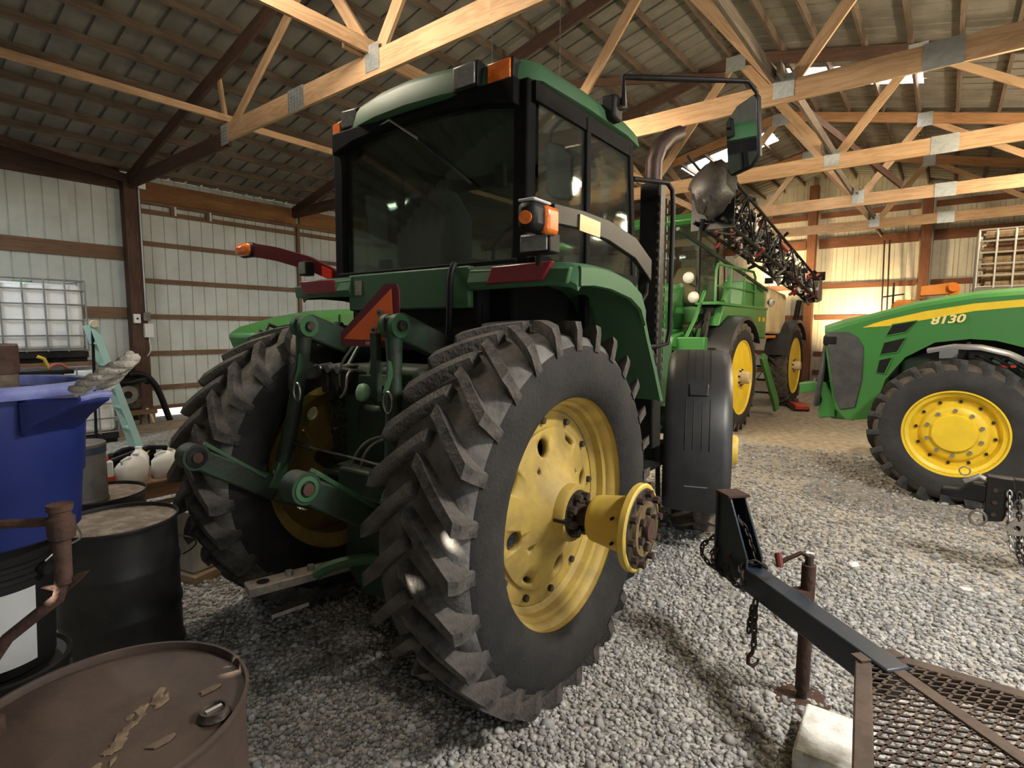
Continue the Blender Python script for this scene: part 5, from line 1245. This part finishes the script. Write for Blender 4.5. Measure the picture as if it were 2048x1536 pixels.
for (a, b, s_) in ((.19, -.07, .024), (.05, -.17, .026)):
    MB().loft([[V(a+s_*(1+.3*math.sin(3*t+a*9))*math.cos(t), b+s_*.6*(1+.3*math.cos(2*t))*math.sin(t), .8365) for t in [2*PI*i/14 for i in range(14)]], [V(a+s_*.9*(1+.3*math.sin(3*t+a*9))*math.cos(t), b+s_*.54*(1+.3*math.cos(2*t))*math.sin(t), .8380) for t in [2*PI*i/14 for i in range(14)]]]).build('dirt_patch', mat('dried_mud', (.10, .07, .052), .95, 0, (.15, .11, .08), 14, .8), D1)
st = [(-.10, -.21), (-.037, -.138), (.035, -.066), (.098, .003)]
rb_ = random.Random(9)
for i in range(22):
    t = rb_.random(); k = min(int(t*3), 2); f_ = t*3-k
    a = st[k][0]*(1-f_)+st[k+1][0]*f_+rb_.gauss(0, .012); b = st[k][1]*(1-f_)+st[k+1][1]*f_+rb_.gauss(0, .010)
    s_ = rb_.uniform(.008, .020); jj = [rb_.uniform(.6, 1.3) for _ in range(9)]
    ring = [(s_*1.5*jj[j]*math.cos(2*PI*j/9), s_*.7*jj[j]*math.sin(2*PI*j/9)) for j in range(9)]
    c_, n_ = math.cos(.8), math.sin(.8)
    MB().loft([[V(a+(p_*c_-q_*n_)*f, b+(p_*n_+q_*c_)*f, z) for p_, q_ in ring] for f, z in ((1, .836), (.85, .8372+.0006*rb_.random()))]).build('mud_blotch', mat('tan_mud_streak', (.19, .145, .09), .95, 0, (.10, .065, .047), 26, 1.), D1)
D2 = drum('oil_drum', 'black steel drum with a dusty gritty lid behind the brown drum', (.885, 3.22), .268, .69, DRUMBLK, DUSTYLID, z0=.082)
o = MB().lathe([(0, 0), (.25, 0), (.26, .01), (.26, .03), (.235, .04), (.235, .07), (.25, .08), (0, .08)], (0, 0, 0), (0, 0, 1), 40).build('drum_dolly', BLACKM, None, 40); o.location = (.885, 3.22, 0); tag(o, 'low black round base under the gritty-lidded drum', 'dolly')
MB().tube(bez((.21, -.17, .58), (.30, -.22, .55), (.32, -.18, .50), (.24, -.14, .46)), .004, 6).build('wire_handle', BLACKM, D2)
D3 = drum('oil_drum', 'dark drum with a dusty lid carrying the grey can', (1.04, 4.16), .275, .69, DRUMBLK, DUSTYLID)
g = thing('metal_can', 'tall grey metal can with a dark band standing on a drum lid', 'can', (.95, 4.06, .676))
MB().lathe([(0, 0), (.132, 0), (.135, .01), (.132, .02), (.130, .03), (.130, .335), (.134, .34), (.134, .355), (.126, .36), (0, .35)], (0, 0, 0), (0, 0, 1), 40).build('can_body', GREYCAN, g, 40)
MB().lathe([(.1315, .295), (.1335, .295), (.1335, .335), (.1315, .335)], (0, 0, 0), (0, 0, 1), 40, closed=True).build('dark_band', mat('navy_band', (.02, .03, .045), .5), g, 40)
def pail(loc, label, detail):
    t = thing('plastic_pail', label, 'pail', loc)
    MB().lathe([(0, 0), (.128, 0), (.133, .006), (.148, .27), (.156, .272), (.156, .285), (.149, .287), (.149, .305), (.158, .307), (.158, .318), (.150, .32), (.152, .35), (.160, .352), (.162, .375), (.155, .380), (.146, .372), (0, .370)], (0, 0, 0), (0, 0, 1), 48).build('pail_body', BLACK, t, 40)
    if detail:
        a0 = -1.75
        rg = [[V(.1345*math.cos(a), .1345*math.sin(a), .03), V(.1470*math.cos(a), .1470*math.sin(a), .245), V(.1480*math.cos(a), .1480*math.sin(a), .245), V(.1355*math.cos(a), .1355*math.sin(a), .03)] for a in [a0+.09*i for i in range(9)]]
        MB().loft(rg).build('paper_label', mat('grey_white_label', (.42, .43, .44), .6, 0, (.34, .35, .36), 6, .6), t, 50)
        c = V(.155*math.cos(-.93), .155*math.sin(-.93), .285)
        MB().cyl(c, c*1.0+V(.02*math.cos(-.93), .02*math.sin(-.93), 0), .016, n=14).build('bail_ear', BLACKM, t)
        e = V(.165*math.cos(.0), .165*math.sin(.0), .35)
        MB().tube(bez(c*1.08, c*1.2+V(.05, .02, .02), V(.22, -.08, .30), V(.20, -.02, .36)), .003, 6).build('bail_wire', STEEL, t)
    return t
PX, PY = .262, 2.088
pail((PX, PY, 0), 'black plastic pail at the bottom of the pail stack', False)
pail((PX+.01, PY, .38), 'black plastic pail in the middle of the pail stack', False)
pail((PX, PY, .76), 'black lidded pail with a grey label directly under the blue tub', True)
B_ = thing('muck_tub', 'blue plastic tub with a grey rope handle on the black pail', 'tub', (PX+.01, PY-.01, 1.141))
MB().lathe([(0, 0), (.195, 0), (.203, .008), (.216, .16), (.222, .165), (.236, .37), (.242, .40), (.234, .40), (.228, .37), (.209, .16), (.194, .02), (0, .015)], (0, 0, 0), (0, 0, 1), 64).build('tub_body', BLUEP, B_, 50)
MB().lathe([(.236, .395), (.238, .424), (.247, .432), (.262, .428), (.268, .412), (.264, .398), (.246, .395)], (0, 0, 0), (0, 0, 1), 64, closed=True).build('tub_rim', BLUERIM, B_, 60)
hd_ = math.atan2(-.87, .49); hv = V(math.cos(hd_), math.sin(hd_), 0); hs_ = V(-math.sin(hd_), math.cos(hd_), 0)
MB().loft([[hv*r+hs_*(w_*s)+V(0, 0, z) for s, z in ((-1, zb), (1, zb), (1, zt_), (-1, zt_))] for r, w_, zb, zt_ in ((.23, .085, .30, .395), (.27, .080, .335, .40), (.34, .055, .37, .402), (.372, .045, .385, .402))]).build('handle_lug', BLUEP, B_, 40, bevel=.006)
MB().tube([hv*.368+hs_*.045+V(0, 0, .40), hv*.376+V(0, 0, .405), hv*.368-hs_*.045+V(0, 0, .40)], .010, 8).build('lug_edge', BLUERIM, B_)
def rope(path, R, parent, name='rope_handle'):
    P = [V(p) for p in path]; m = len(P); L = [0]
    for i in range(1, m): L.append(L[-1]+(P[i]-P[i-1]).length)
    mb = MB()
    for k in range(3):
        pts = []
        for i in range(m):
            t = (P[min(i+1, m-1)]-P[max(i-1, 0)]).normalized(); _, sd, u = frame_from(t)
            a = 2*PI*(L[i]/(R*6.0))+2*PI*k/3; pts.append(P[i]+sd*(R*.55*math.cos(a))+u*(R*.55*math.sin(a)))
        mb.tube(pts, R*.62, 6)
    return mb.build(name, ROPE, parent, 60)
pa = bez(hv*.36+hs_*.035+V(0, 0, .418), hv*.39+hs_*.045+V(0, 0, .45), hv*.43+hs_*.035+V(0, 0, .48), hv*.49+V(0, 0, .505), 36)
pb = bez(hv*.49+V(0, 0, .505), hv*.50-hs_*.03+V(0, 0, .49), hv*.44-hs_*.05+V(0, 0, .465), hv*.355-hs_*.04+V(0, 0, .418), 36)
rope(pa, .0165, B_); rope(pb, .0165, B_)
rc = thing('rusty_can', 'rusty cylindrical can standing inside the blue tub', 'can', (PX+.03, PY-.06, 1.157))
MB().lathe([(0, 0), (.060, 0), (.062, .01), (.060, .02), (.060, .50), (.063, .505), (.063, .52), (.054, .52), (.054, .03), (0, .03)], (0, 0, 0), (0, 0, 1), 32).build('can_wall', mat('mottled_rusty_tin', (.20, .16, .13), .7, .3, (.09, .05, .035), 9, .9, bump=.2), rc, 40)
MB().lathe([(.0605, .44), (.064, .44), (.064, .515), (.0605, .515)], (0, 0, 0), (0, 0, 1), 32, closed=True).build('can_band', RUST, rc, 40)
# hand pump standing in the brown drum
q = thing('hand_pump', 'rusty hand pump with a curved spout rising from the brown drum', 'pump', (.175, 1.585, .836))
MB().lathe([(0, 0), (.030, 0), (.030, .03), (.022, .035), (.022, .06), (0, .06)], (0, 0, 0), (0, 0, 1), 20).build('pump_base', RUST, q, 40)
MB().tube([V(0, 0, .03), V(.004, -.004, .10), V(.012, -.012, .165), V(.04, -.028, .215), V(.085, -.065, .262), V(.118, -.092, .295), V(.128, -.102, .335)], .0125, 12).build('spout_pipe', RUST, q, 60)
MB().cyl((.128, -.102, .33), (.132, -.098, .455), .0165, n=16).build('pump_barrel', RUST, q)
MB().lathe([(0, .0), (.024, .0), (.026, .012), (.026, .045), (.020, .05), (.020, .06), (.024, .062), (.024, .075), (0, .075)], (.132, -.098, .43), (0, 0, 1), 20).build('pump_cap', RUST, q, 40)
MB().prism([(-.05, 0), (-.008, .004), (.025, .028), (.05, .034), (.022, .006), (.0, -.012)], (.128, -.100, .318), V(.66, -.75, .0), V(0, 0, 1.), V(.75, .66, 0)*.012).build('pump_flange', RUST, q, 0)
MB().tube([(.132, -.098, .468), (.10, -.06, .464), (.055, -.01, .462), (-.02, .07, .455)], .0105, 8).build('pump_handle', RUST, q)

# ================================================================== LEFT REAR CORNER
def tote(loc, label, rz, base=True):
    t = thing('liquid_tote', label, 'tote', loc, rz)
    MB().box((0, 0, .64), (1.12, .94, .94)).build('tank', TOTEP, t, bevel=.07, seg=3)
    MB().cyl((0, 0, 1.10), (0, 0, 1.15), .11, n=24).build('fill_cap', mat('green_cap', (.06, .22, .07), .5), t)
    for y in (-.38, 0, .38): MB().box((0, y, .03), (1.15, .10, .06)).build('pallet_runner', BLACK, t, 0)
    MB().box((0, 0, .105), (1.17, .98, .09)).build('pallet_deck', BLACKM, t, bevel=.01)
    hx, hy = .585, .49
    for z in (.17, .38, .60, .82, 1.02, 1.16):
        MB().tube([(-hx, -hy, z), (hx, -hy, z), (hx, hy, z), (-hx, hy, z)], .011 if z < 1.1 else .014, 6, True).build('cage_hoop', CAGE, t, 40)
    for i in range(6):
        x = -hx+2*hx*i/5
        for y in (-hy-.008, hy+.008): MB().tube([(x, y, .15), (x, y, 1.16)], .011, 6).build('cage_bar', CAGE, t)
    for i in range(1, 5):
        y = -hy+2*hy*i/5
        for x in (-hx-.008, hx+.008): MB().tube([(x, y, .15), (x, y, 1.16)], .011, 6).build('cage_bar', CAGE, t)
    return t
tote((2.22, 10.30, 0), 'caged white liquid tote standing on the ground, lower of two', 0)
tt = tote((1.93, 10.38, 1.235), 'caged white liquid tote stacked on top of another', .02)
for i, y in enumerate((-.42, .0, .42)):
    o = MB().box((0, 0, .03), (1.25, .09, .06)).build('tote_spacer_board', WOODG, None, 0); o.location = (2.05, 10.34+y, 1.173); tag(o, 'timber spacer board between the two stacked totes', 'board', 'spacer boards between totes')
o = thing('tool_tray', 'black crate with a yellow tool handle in front of the totes', 'crate', (1.60, 8.5, 0))
MB().box((0, 0, .60), (.50, .5, 1.2)).build('crate_body', BLACK, o, bevel=.02)
MB().box((.0, -.1, 1.21), (.62, .6, .05)).build('crate_lid', BLACKM, o, bevel=.01)
MB().tube([(.12, -.2, 1.235), (.08, -.2, 1.36), (.02, -.2, 1.39)], .02, 8).build('yellow_handle', mat('yellow_tool', (.75, .60, .05), .5), o)
MB().tube(bez((.10, -.3, 1.25), (.16, -.3, 1.33), (.22, -.3, 1.30), (.27, -.3, 1.24)), .02, 6).build('red_strap', mat('faded_red_strap', (.38, .12, .09), .7), o)
# teal stepladder
o = thing('stepladder', 'teal painted stepladder leaning between totes and post', 'ladder', (0, 0, 0))
for dy in (0, .30):
    bar_obj('stile', (2.42, 9.22+dy, 1.76), (2.78, 8.85+dy, .0), .085, .03, TEAL, o, up=(0, 1, .2))
    bar_obj('rear_leg', (2.42, 9.26+dy, 1.74), (2.46, 9.62, .0), .03, .05, BLACKM, o) if dy == 0 else None
for k in range(5):
    f_ = .14+.17*k; a = V(2.42, 9.22, 1.76).lerp(V(2.78, 8.85, 0), f_); bar_obj('tread', a, a+V(0, .30, 0), .09, .025, TEAL, o)
MB().cyl((2.42, 9.16, 1.78), (2.42, 9.20, 1.78), .05, n=16).build('hinge_disc', mat('cream_hinge', (.65, .60, .42), .6), o)
# pump engine on its stand by the post
o = thing('engine_pump', 'greasy black engine pump with fat hoses on a timber stand by the post', 'pump', (3.25, 10.9, 0))
MB().box((0, 0, .30), (.75, .5, .08)).build('stand_deck', WOODG, o, 0)
for x in (-.3, .3):
    for y in (-.2, .2): MB().box((x, y, .13), (.09, .09, .26)).build('stand_leg', WOODP, o, 0)
MB().box((-.02, 0, .58), (.42, .34, .48)).build('engine_block', DARKM, o, bevel=.04)
MB().cyl((-.05, -.17, .62), (-.05, -.27, .62), .15, n=24).build('recoil_cover', GREYCAN, o)
MB().cyl((-.05, -.27, .62), (-.05, -.285, .62), .06, n=16).build('recoil_hub', BLACK, o)
MB().box((.02, 0, .90), (.40, .28, .18)).build('fuel_tank', BLACK, o, bevel=.05)
MB().cyl((-.1, .0, 1.0), (-.1, 0, 1.05), .04, n=12).build('fuel_cap', STEEL, o)
MB().tube([(-.25, -.1, .9), (-.2, -.12, 1.1), (-.05, -.1, 1.16)], .05, 10).build('air_pipe', BLACK, o)
MB().tube(bez((.0, -.2, .95), (.4, -.25, 1.05), (.45, -.2, .5), (.62, -.15, .03), 16), .05, 10).build('fat_hose', BLACK, o)
MB().tube(bez((-.2, -.2, .85), (.0, -.3, .75), (.25, -.28, .95), (.3, -.1, .8), 12), .05, 10).build('fat_hose', BLACK, o)
MB().tube(bez((.22, -.2, .35), (.30, -.24, .28), (.28, -.24, .12), (.34, -.22, .02)), .025, 8).build('pale_brace', mat('bone_pipe', (.55, .47, .33), .6), o)
# timber sill lying on the floor and scrap
o = bar_obj('floor_timber', (2.6, 10.2, .07), (4.4, 10.5, .07), .14, .14, WOODP); tag(o, 'weathered timber lying on the floor in front of the pump', 'timber')
# black hose coil
o = thing('hose_coil', 'heap of black suction hose on the floor beyond the jugs', 'hose', (2.10, 7.0, 0))
for k in range(5):
    a = random.uniform(0, 6); pts = [V((.30-.03*k)*math.cos(a+t)*1.1, (.26-.02*k)*math.sin(a+t), .05+.07*k+.03*math.sin(3*t+k)) for t in [i*.33 for i in range(18)]]
    MB().tube(pts, .038, 8).build('hose_turn', BLACK, o)
MB().tube([(-.25, -.1, .3), (.1, -.2, .42), (.3, -.1, .38), (.33, 0, .1)], .03, 8).build('hose_end', BLACK, o)
MB().tube([(.05, -.2, .32), (.1, -.2, .38), (.13, -.18, .42)], .012, 6).build('yellow_cord', mat('yellow_tool', (.75, .6, .05)), o)
o = thing('steel_bucket', 'small galvanised bucket on the floor beside the tyre', 'bucket', (2.66, 7.12, 0))
MB().lathe([(0, 0), (.10, 0), (.105, .01), (.14, .36), (.147, .365), (.147, .378), (.138, .378), (.10, .03), (0, .03)], (0, 0, 0), (0, 0, 1), 32).build('bucket_wall', GALV, o, 40)
MB().tube([(-.14, 0, .35), (-.10, -.02, .44), (0, -.04, .47), (.10, -.02, .44), (.14, 0, .35)], .005, 6).build('bucket_bail', STEEL, o)
# low pallet with jugs and cartons
o = thing('timber_crate', 'rough timber crate carrying the white jugs', 'crate', (1.66, 5.32, 0))
for z in (.08, .24, .40):
    for y in (-.3, .3): bar_obj('crate_slat', (-.36, y, z), (.36, y, z), .02, .12, WOODG, o)
    for x in (-.36, .36): bar_obj('crate_slat', (x, -.3, z), (x, .3, z), .02, .12, WOODG, o)
MB().box((0, 0, .465), (.76, .64, .02)).build('crate_top', WOODG, o, 0)
def jug(x, y, rz, label, tilt=0):
    t = thing('plastic_jug', label, 'jug', (x, y, .475), rz, 'white jugs on the crate')
    MB().loft([[V(a*.10*k+dx, b*.07*k, z) for a, b in ((-1, -.8), (-.8, -1), (.8, -1), (1, -.8), (1, .8), (.8, 1), (-.8, 1), (-1, .8))] for z, k, dx in ((0, .95, 0), (.01, 1, 0), (.13, 1, 0), (.17, .8, .01), (.20, .4, .035), (.215, .28, .04))]).build('jug_body', WHITEP, t, 50)
    MB().cyl((.04, 0, .21), (.04, 0, .235), .025, n=16).build('jug_cap', WHITEP, t)
    MB().tube([(-.06, 0, .14), (-.075, 0, .19), (-.02, 0, .21), (.02, 0, .20)], .012, 8).build('jug_handle', WHITEP, t)
jug(1.53, 5.12, .3, 'white plastic jug on the crate beside the grey can'); jug(1.79, 5.14, -.2, 'white plastic jug on the crate with its handle to the front'); jug(1.66, 5.36, 1.2, 'white plastic jug at the back of the crate')
o = thing('cleaner_bottle', 'red and white bottle on the crate behind the grey can', 'bottle', (1.37, 5.16, .475))
MB().box((0, 0, .10), (.09, .06, .20)).build('bottle_body', WHITEP, o, bevel=.012); MB().box((0, 0, .05), (.092, .062, .07)).build('red_band', RED_R, o, bevel=.012); MB().cyl((0, 0, .2), (0, 0, .24), .02, n=12).build('bottle_cap', RED_R, o)
# white foam box on a board, with chunks on top
o = MB().box((0, 0, .03), (.34, .36, .06)).build('pine_board', mat('raw_board_end', (.42, .30, .17), .8, 0, (.30, .2, .1), 6, .7), None, bevel=.004); o.location = (1.59, 4.06, 0); o.rotation_euler = (0, 0, .25); tag(o, 'thick pine board on the gravel under the white box', 'board')
o = thing('foam_box', 'dented white box standing on a pine board by the left tyre', 'box', (1.58, 4.08, .061), .2)
MB().box((0, 0, .20), (.25, .30, .40)).build('box_body', mat('grubby_white_foam', (.62, .60, .54), .9, 0, (.45, .42, .36), 6, .8, bump=.1), o, bevel=.012)
MB().box((0, 0, .42), (.27, .32, .04)).build('box_lid', MATS['grubby_white_foam'], o, bevel=.012)
def chunk(name, loc, r, m, label, seed, cat):
    rr = random.Random(seed); mb = MB(); rings = []
    for i in range(6):
        t = i/5; k = math.sin(PI*(.12+.76*t))
        rings.append([V(r*k*(.8+.5*rr.random())*math.cos(a), r*.8*k*(.8+.5*rr.random())*math.sin(a), r*1.3*t) for a in [2*PI*j/9 for j in range(9)]])
    o = mb.loft(rings).build(name, m, None, 20); o.location = loc; tag(o, label, cat); return o
chunk('foam_chunk', (1.58, 4.10, .502), .10, CARD, 'brown stained foam chunk on the white box', 5, 'chunk')
chunk('crumpled_bag', (1.42, 4.66, 0), .20, mat('cream_paper_bag', (.60, .54, .43), .9, 0, (.45, .38, .28), 7, .8, bump=.4, bscale=15), 'crumpled cream paper bag behind the white box', 8, 'bag')
chunk('crumpled_bag', (1.92, 4.70, 0), .19, MATS['cream_paper_bag'], 'crumpled cream paper bag on the floor toward the left tyre', 11, 'bag')
# green machine parked beyond the left tyre
o = thing('green_machine', 'green sheet-metal machine hood visible past the left tyre', 'machine', (3.55, 5.75, 0))
MB().prism([(-.75, 1.66), (-.62, 1.74), (-.2, 1.86), (.25, 1.94), (.8, 1.98), (.8, 1.45), (-.7, 1.5)], (0, -.5, 0), (1, 0, 0), (0, 0, 1), (0, .9, 0)).build('machine_hood', GREENB, o, bevel=.04)
MB().box((.1, 0, .95), (1.4, .8, 1.05)).build('machine_body', GREEND, o, bevel=.04)
MB().box((.06, -.505, 1.7), (.012, .01, .36)).build('hood_seam', BLACK, o, 0)
for x in (-.4, .6):
    for y in (-.4, .4):
        MB().lathe([(.14, -.09), (.30, -.09), (.34, -.05), (.34, .05), (.30, .09), (.14, .09)], (x, y, .34), (0, 1, 0), 32, closed=True).build('machine_tire', RUBBER, o, 50)
        MB().lathe([(0, -.05), (.15, -.06), (.15, .06), (0, .05)], (x, y, .34), (0, 1, 0), 20).build('machine_rim', YELLOWD, o, 40)
MB().tube([(-.55, -.45, 1.70), (-.72, -.45, 1.76), (-.76, -.45, 1.68), (-.80, -.45, 1.70), (-.84, -.45, 1.60)], .02, 8).build('bent_pipe', BLACKM, o)

# ================================================================== FAR END
o = thing('orange_machine', 'orange loader with a lifting arm beyond the numbered tractor', 'machine', (15.2, .35, 0))
MB().box((0, -.1, 1.0), (1.6, 1.9, .9)).build('machine_body', ORANGEP, o, bevel=.08)
MB().prism([(-.9, 1.9), (-.9, 2.28), (-.7, 2.36), (.55, 2.38), (.65, 2.3), (.65, 1.9)], (-.6, 0, 0), (0, 1, 0), (0, 0, 1), (1.2, 0, 0)).build('cab_roof', ORANGEP, o, bevel=.05)
for x in (-.5, .5):
    for y in (-.8, .55): MB().bar((x, y, 1.4), (x, y, 1.95), .07, .07, up=(1, 0, 0)).build('cab_post', ORANGEP, o, 0)
MB().prism([(.15, 2.44), (.15, 2.64), (-.40, 2.70), (-.50, 2.62), (-.50, 2.38), (-.35, 2.38), (-.32, 2.46)], (-.75, 0, 0), (0, 1, 0), (0, 0, 1), (.2, 0, 0)).build('lifting_arm', ORANGEP, o, bevel=.015)
MB().cyl((-.76, -.40, 2.60), (-.80, -.40, 2.60), .09, n=24).build('pivot_disc', mat('orange_disc', (.80, .22, .03), .4), o)
MB().box((-.6, -.15, 2.35), (.1, .6, .06)).build('arm_rest', RUST, o, 0)
MB().tube([(-.6, .62, 2.3), (-.6, .62, 2.75)], .02, 6).build('whip_post', DARKM, o)
MB().tube([(-.6, .80, 2.45), (-.6, .42, 2.5)], .018, 6).build('cross_pipe', DARKM, o)
for y in (-.75, .7):
    for x in (-.75, .75):
        MB().lathe([(.25, -.15), (.5, -.15), (.55, -.08), (.55, .08), (.5, .15), (.25, .15)], (x, y, .55), (1, 0, 0), 36, closed=True).build('machine_tire', RUBBER, o, 50)
        MB().lathe([(0, -.08), (.26, -.1), (.26, .1), (0, .08)], (x, y, .55), (1, 0, 0), 24).build('machine_rim', ORANGEP, o, 40)
CAGEP = mat('pale_cage_tube', (.55, .52, .46), .5, .3)
def wood_cage(z, label):
    t = thing('wire_cage', label, 'cage', (12.55, -.88, z), 0)
    hx, hy, hh = .55, .56, 1.04
    MB().box((0, 0, .05), (1.15, 1.16, .10)).build('cage_base', GREYCAN, t, 0)
    for k in range(6):
        zz = .12+k*(hh-.12)/5; MB().tube([(-hx, -hy, zz), (hx, -hy, zz), (hx, hy, zz), (-hx, hy, zz)], .016, 6, True).build('cage_hoop', CAGEP, t, 40)
    for i in range(6):
        a = -1+2*i/5
        for s in (-1, 1):
            MB().tube([(s*hx, a*hy, .1), (s*hx, a*hy, hh)], .016, 6).build('cage_bar', CAGEP, t)
            if 0 < i < 5: MB().tube([(a*hx, s*hy, .1), (a*hx, s*hy, hh)], .016, 6).build('cage_bar', CAGEP, t)
    return t
wood_cage(0, 'wire cage on the floor at the bottom of the cage stack'); wood_cage(1.16, 'wire cage in the middle of the cage stack'); wood_cage(2.32, 'wire cage full of firewood on top of the cage stack')
for zz in (1.07, 2.23):
    for dx in (-.4, .4):
        o = MB().box((0, 0, .035), (.12, 1.1, .07)).build('cage_bearer', WOODP, None, 0); o.location = (12.55+dx, -.88, zz+.005); tag(o, 'timber bearer under the '+('middle' if zz < 2 else 'top')+' wire cage', 'board', 'bearers under the '+('middle' if zz < 2 else 'top')+' cage')
rr = random.Random(4); k = 0
for lay in range(7):
    for j in range(4):
        zz = 2.42+.066+lay*.135; xx = 12.55-.40+j*.265
        L = rr.uniform(.85, 1.0); r1 = .066
        n = 7; ring = [(r1*(.85+.15*rr.random())*math.cos(2*PI*i/n), r1*(.85+.15*rr.random())*math.sin(2*PI*i/n)) for i in range(n)]
        mm = rr.choice([LOG, LOG, BARK, BARK, WOODG])
        o = MB().loft([[V(a, -L/2, b) for a, b in ring], [V(a*.95, 0, b*.95) for a, b in ring], [V(a, L/2, b*.9) for a, b in ring]]).build('firewood_log', mm, None, 40)
        o.location = (xx, -.88, zz); o.rotation_euler = (0, rr.uniform(0, 3), rr.uniform(-.03, .03)); tag(o, 'split firewood log piled inside the top wire cage', 'log', 'firewood in the top cage')
for dy in (0, .13):
    o = MB().tube([(19.9, 1.50+dy, 4.38), (19.6, 1.38+dy, .0)], .022, 6).build('steel_rod', RUST, None); tag(o, 'long thin steel rod leaning against the gable wall', 'rod', 'leaning rods')
o = thing('gas_cylinder', 'yellow gas cylinder against the gable wall by the sprayer', 'cylinder', (19.7, 2.85, 0))
MB().lathe([(0, 0), (.14, 0), (.15, .02), (.15, 1.05), (.12, 1.17), (.05, 1.22), (.05, 1.28), (0, 1.28)], (0, 0, 0), (0, 0, 1), 24).build('cylinder_body', YELLOWB, o, 50); MB().box((0, 0, 1.3), (.09, .06, .07)).build('cylinder_valve', DARKM, o, 0)
o = thing('floor_jack', 'red floor jack under the sprayer ladder', 'jack', (13.2, 2.45, 0), .4)
MB().box((0, 0, .09), (.7, .26, .10)).build('jack_frame', mat('red_jack_paint', (.35, .03, .02), .5), o, bevel=.02); MB().cyl((.28, 0, .14), (.28, 0, .2), .06, n=14).build('jack_saddle', DARKM, o)
for x in (-.28, .28):
    for y in (-.13, .13): MB().cyl((x, y-.02, .05), (x, y+.02, .05), .05, n=12).build('jack_wheel', DARKM, o)
o = thing('small_implement', 'small rusty orange implement by the gable wall', 'implement', (18.6, 2.45, 0))
MB().box((0, 0, .75), (.5, .7, .3)).build('implement_body', ORANGEP, o, bevel=.03); MB().bar((-.2, -.3, .0), (-.1, -.2, .7), .06, .06, up=(1, 0, 0)).build('implement_leg', RUST, o, 0); MB().bar((-.2, .3, .0), (-.1, .2, .7), .06, .06, up=(1, 0, 0)).build('implement_leg', RUST, o, 0); MB().bar((.3, 0, .0), (.15, 0, .7), .06, .06, up=(1, 0, 0)).build('implement_leg', RUST, o, 0)

# ================================================================== LOOSE GRAVEL
def gravel():
    rs = np.random.RandomState(5)
    phi = (1+5**.5)/2
    iv = np.array([(-1, phi, 0), (1, phi, 0), (-1, -phi, 0), (1, -phi, 0), (0, -1, phi), (0, 1, phi), (0, -1, -phi), (0, 1, -phi), (phi, 0, -1), (phi, 0, 1), (-phi, 0, -1), (-phi, 0, 1)], float)
    iv /= np.linalg.norm(iv[0])
    fc = np.array([(0, 11, 5), (0, 5, 1), (0, 1, 7), (0, 7, 10), (0, 10, 11), (1, 5, 9), (5, 11, 4), (11, 10, 2), (10, 7, 6), (7, 1, 8), (3, 9, 4), (3, 4, 2), (3, 2, 6), (3, 6, 8), (3, 8, 9), (4, 9, 5), (2, 4, 11), (6, 2, 10), (8, 6, 7), (9, 8, 1)])
    pts = []; sz = []
    for r0, r1, dens, s in ((1.2, 3.0, 3300, .0104), (3.0, 4.5, 1900, .012), (4.5, 6.5, 700, .015), (6.5, 9.0, 260, .017)):
        a0, a1 = math.radians(-8), math.radians(86)
        n = int(dens*(a1-a0)/2*(r1*r1-r0*r0))
        r = np.sqrt(rs.uniform(r0*r0, r1*r1, n)); a = rs.uniform(a0, a1, n)
        p = np.c_[r*np.cos(a), r*np.sin(a)]
        keep = (p[:, 1] < 6.5) & ~((p[:, 1] > 5.2) & (rs.rand(n) < .5))
        pts.append(p[keep]); sz.append(np.full(keep.sum(), s))
    P = np.vstack(pts); S = np.concatenate(sz); n = len(P)
    S = S*rs.lognormal(0, .28, n)
    sc3 = np.c_[rs.uniform(.75, 1.3, n), rs.uniform(.7, 1.1, n), rs.uniform(.5, .85, n)]*S[:, None]
    th = rs.uniform(0, 2*PI, n); tl = rs.normal(0, .35, n)
    v = iv[None]*(1+rs.normal(0, .13, (n, 12, 1)))
    v = v*sc3[:, None, :]
    ct, st_ = np.cos(tl)[:, None], np.sin(tl)[:, None]
    y, z = v[:, :, 1]*ct-v[:, :, 2]*st_, v[:, :, 1]*st_+v[:, :, 2]*ct
    c, s = np.cos(th)[:, None], np.sin(th)[:, None]
    x2, y2 = v[:, :, 0]*c-y*s, v[:, :, 0]*s+y*c
    w3 = np.stack([x2+P[:, 0:1], y2+P[:, 1:2], z+(sc3[:, 2]*.45)[:, None]], 2).reshape(-1, 3)
    F = (fc[None]+12*np.arange(n)[:, None, None]).reshape(-1, 3)
    me = bpy.data.meshes.new('gravel'); me.vertices.add(len(w3)); me.vertices.foreach_set('co', w3.ravel().astype(np.float32))
    me.loops.add(F.size); me.loops.foreach_set('vertex_index', F.ravel().astype(np.int32))
    me.polygons.add(len(F)); me.polygons.foreach_set('loop_start', np.arange(0, F.size, 3, dtype=np.int32)); me.polygons.foreach_set('loop_total', np.full(len(F), 3, dtype=np.int32))
    me.update(); me.materials.append(PEB)
    o = bpy.data.objects.new('gravel', me); COL.objects.link(o); o.parent = fl
    tag(o, 'loose grey crushed limestone gravel covering the floor', None, kind='stuff')
gravel()
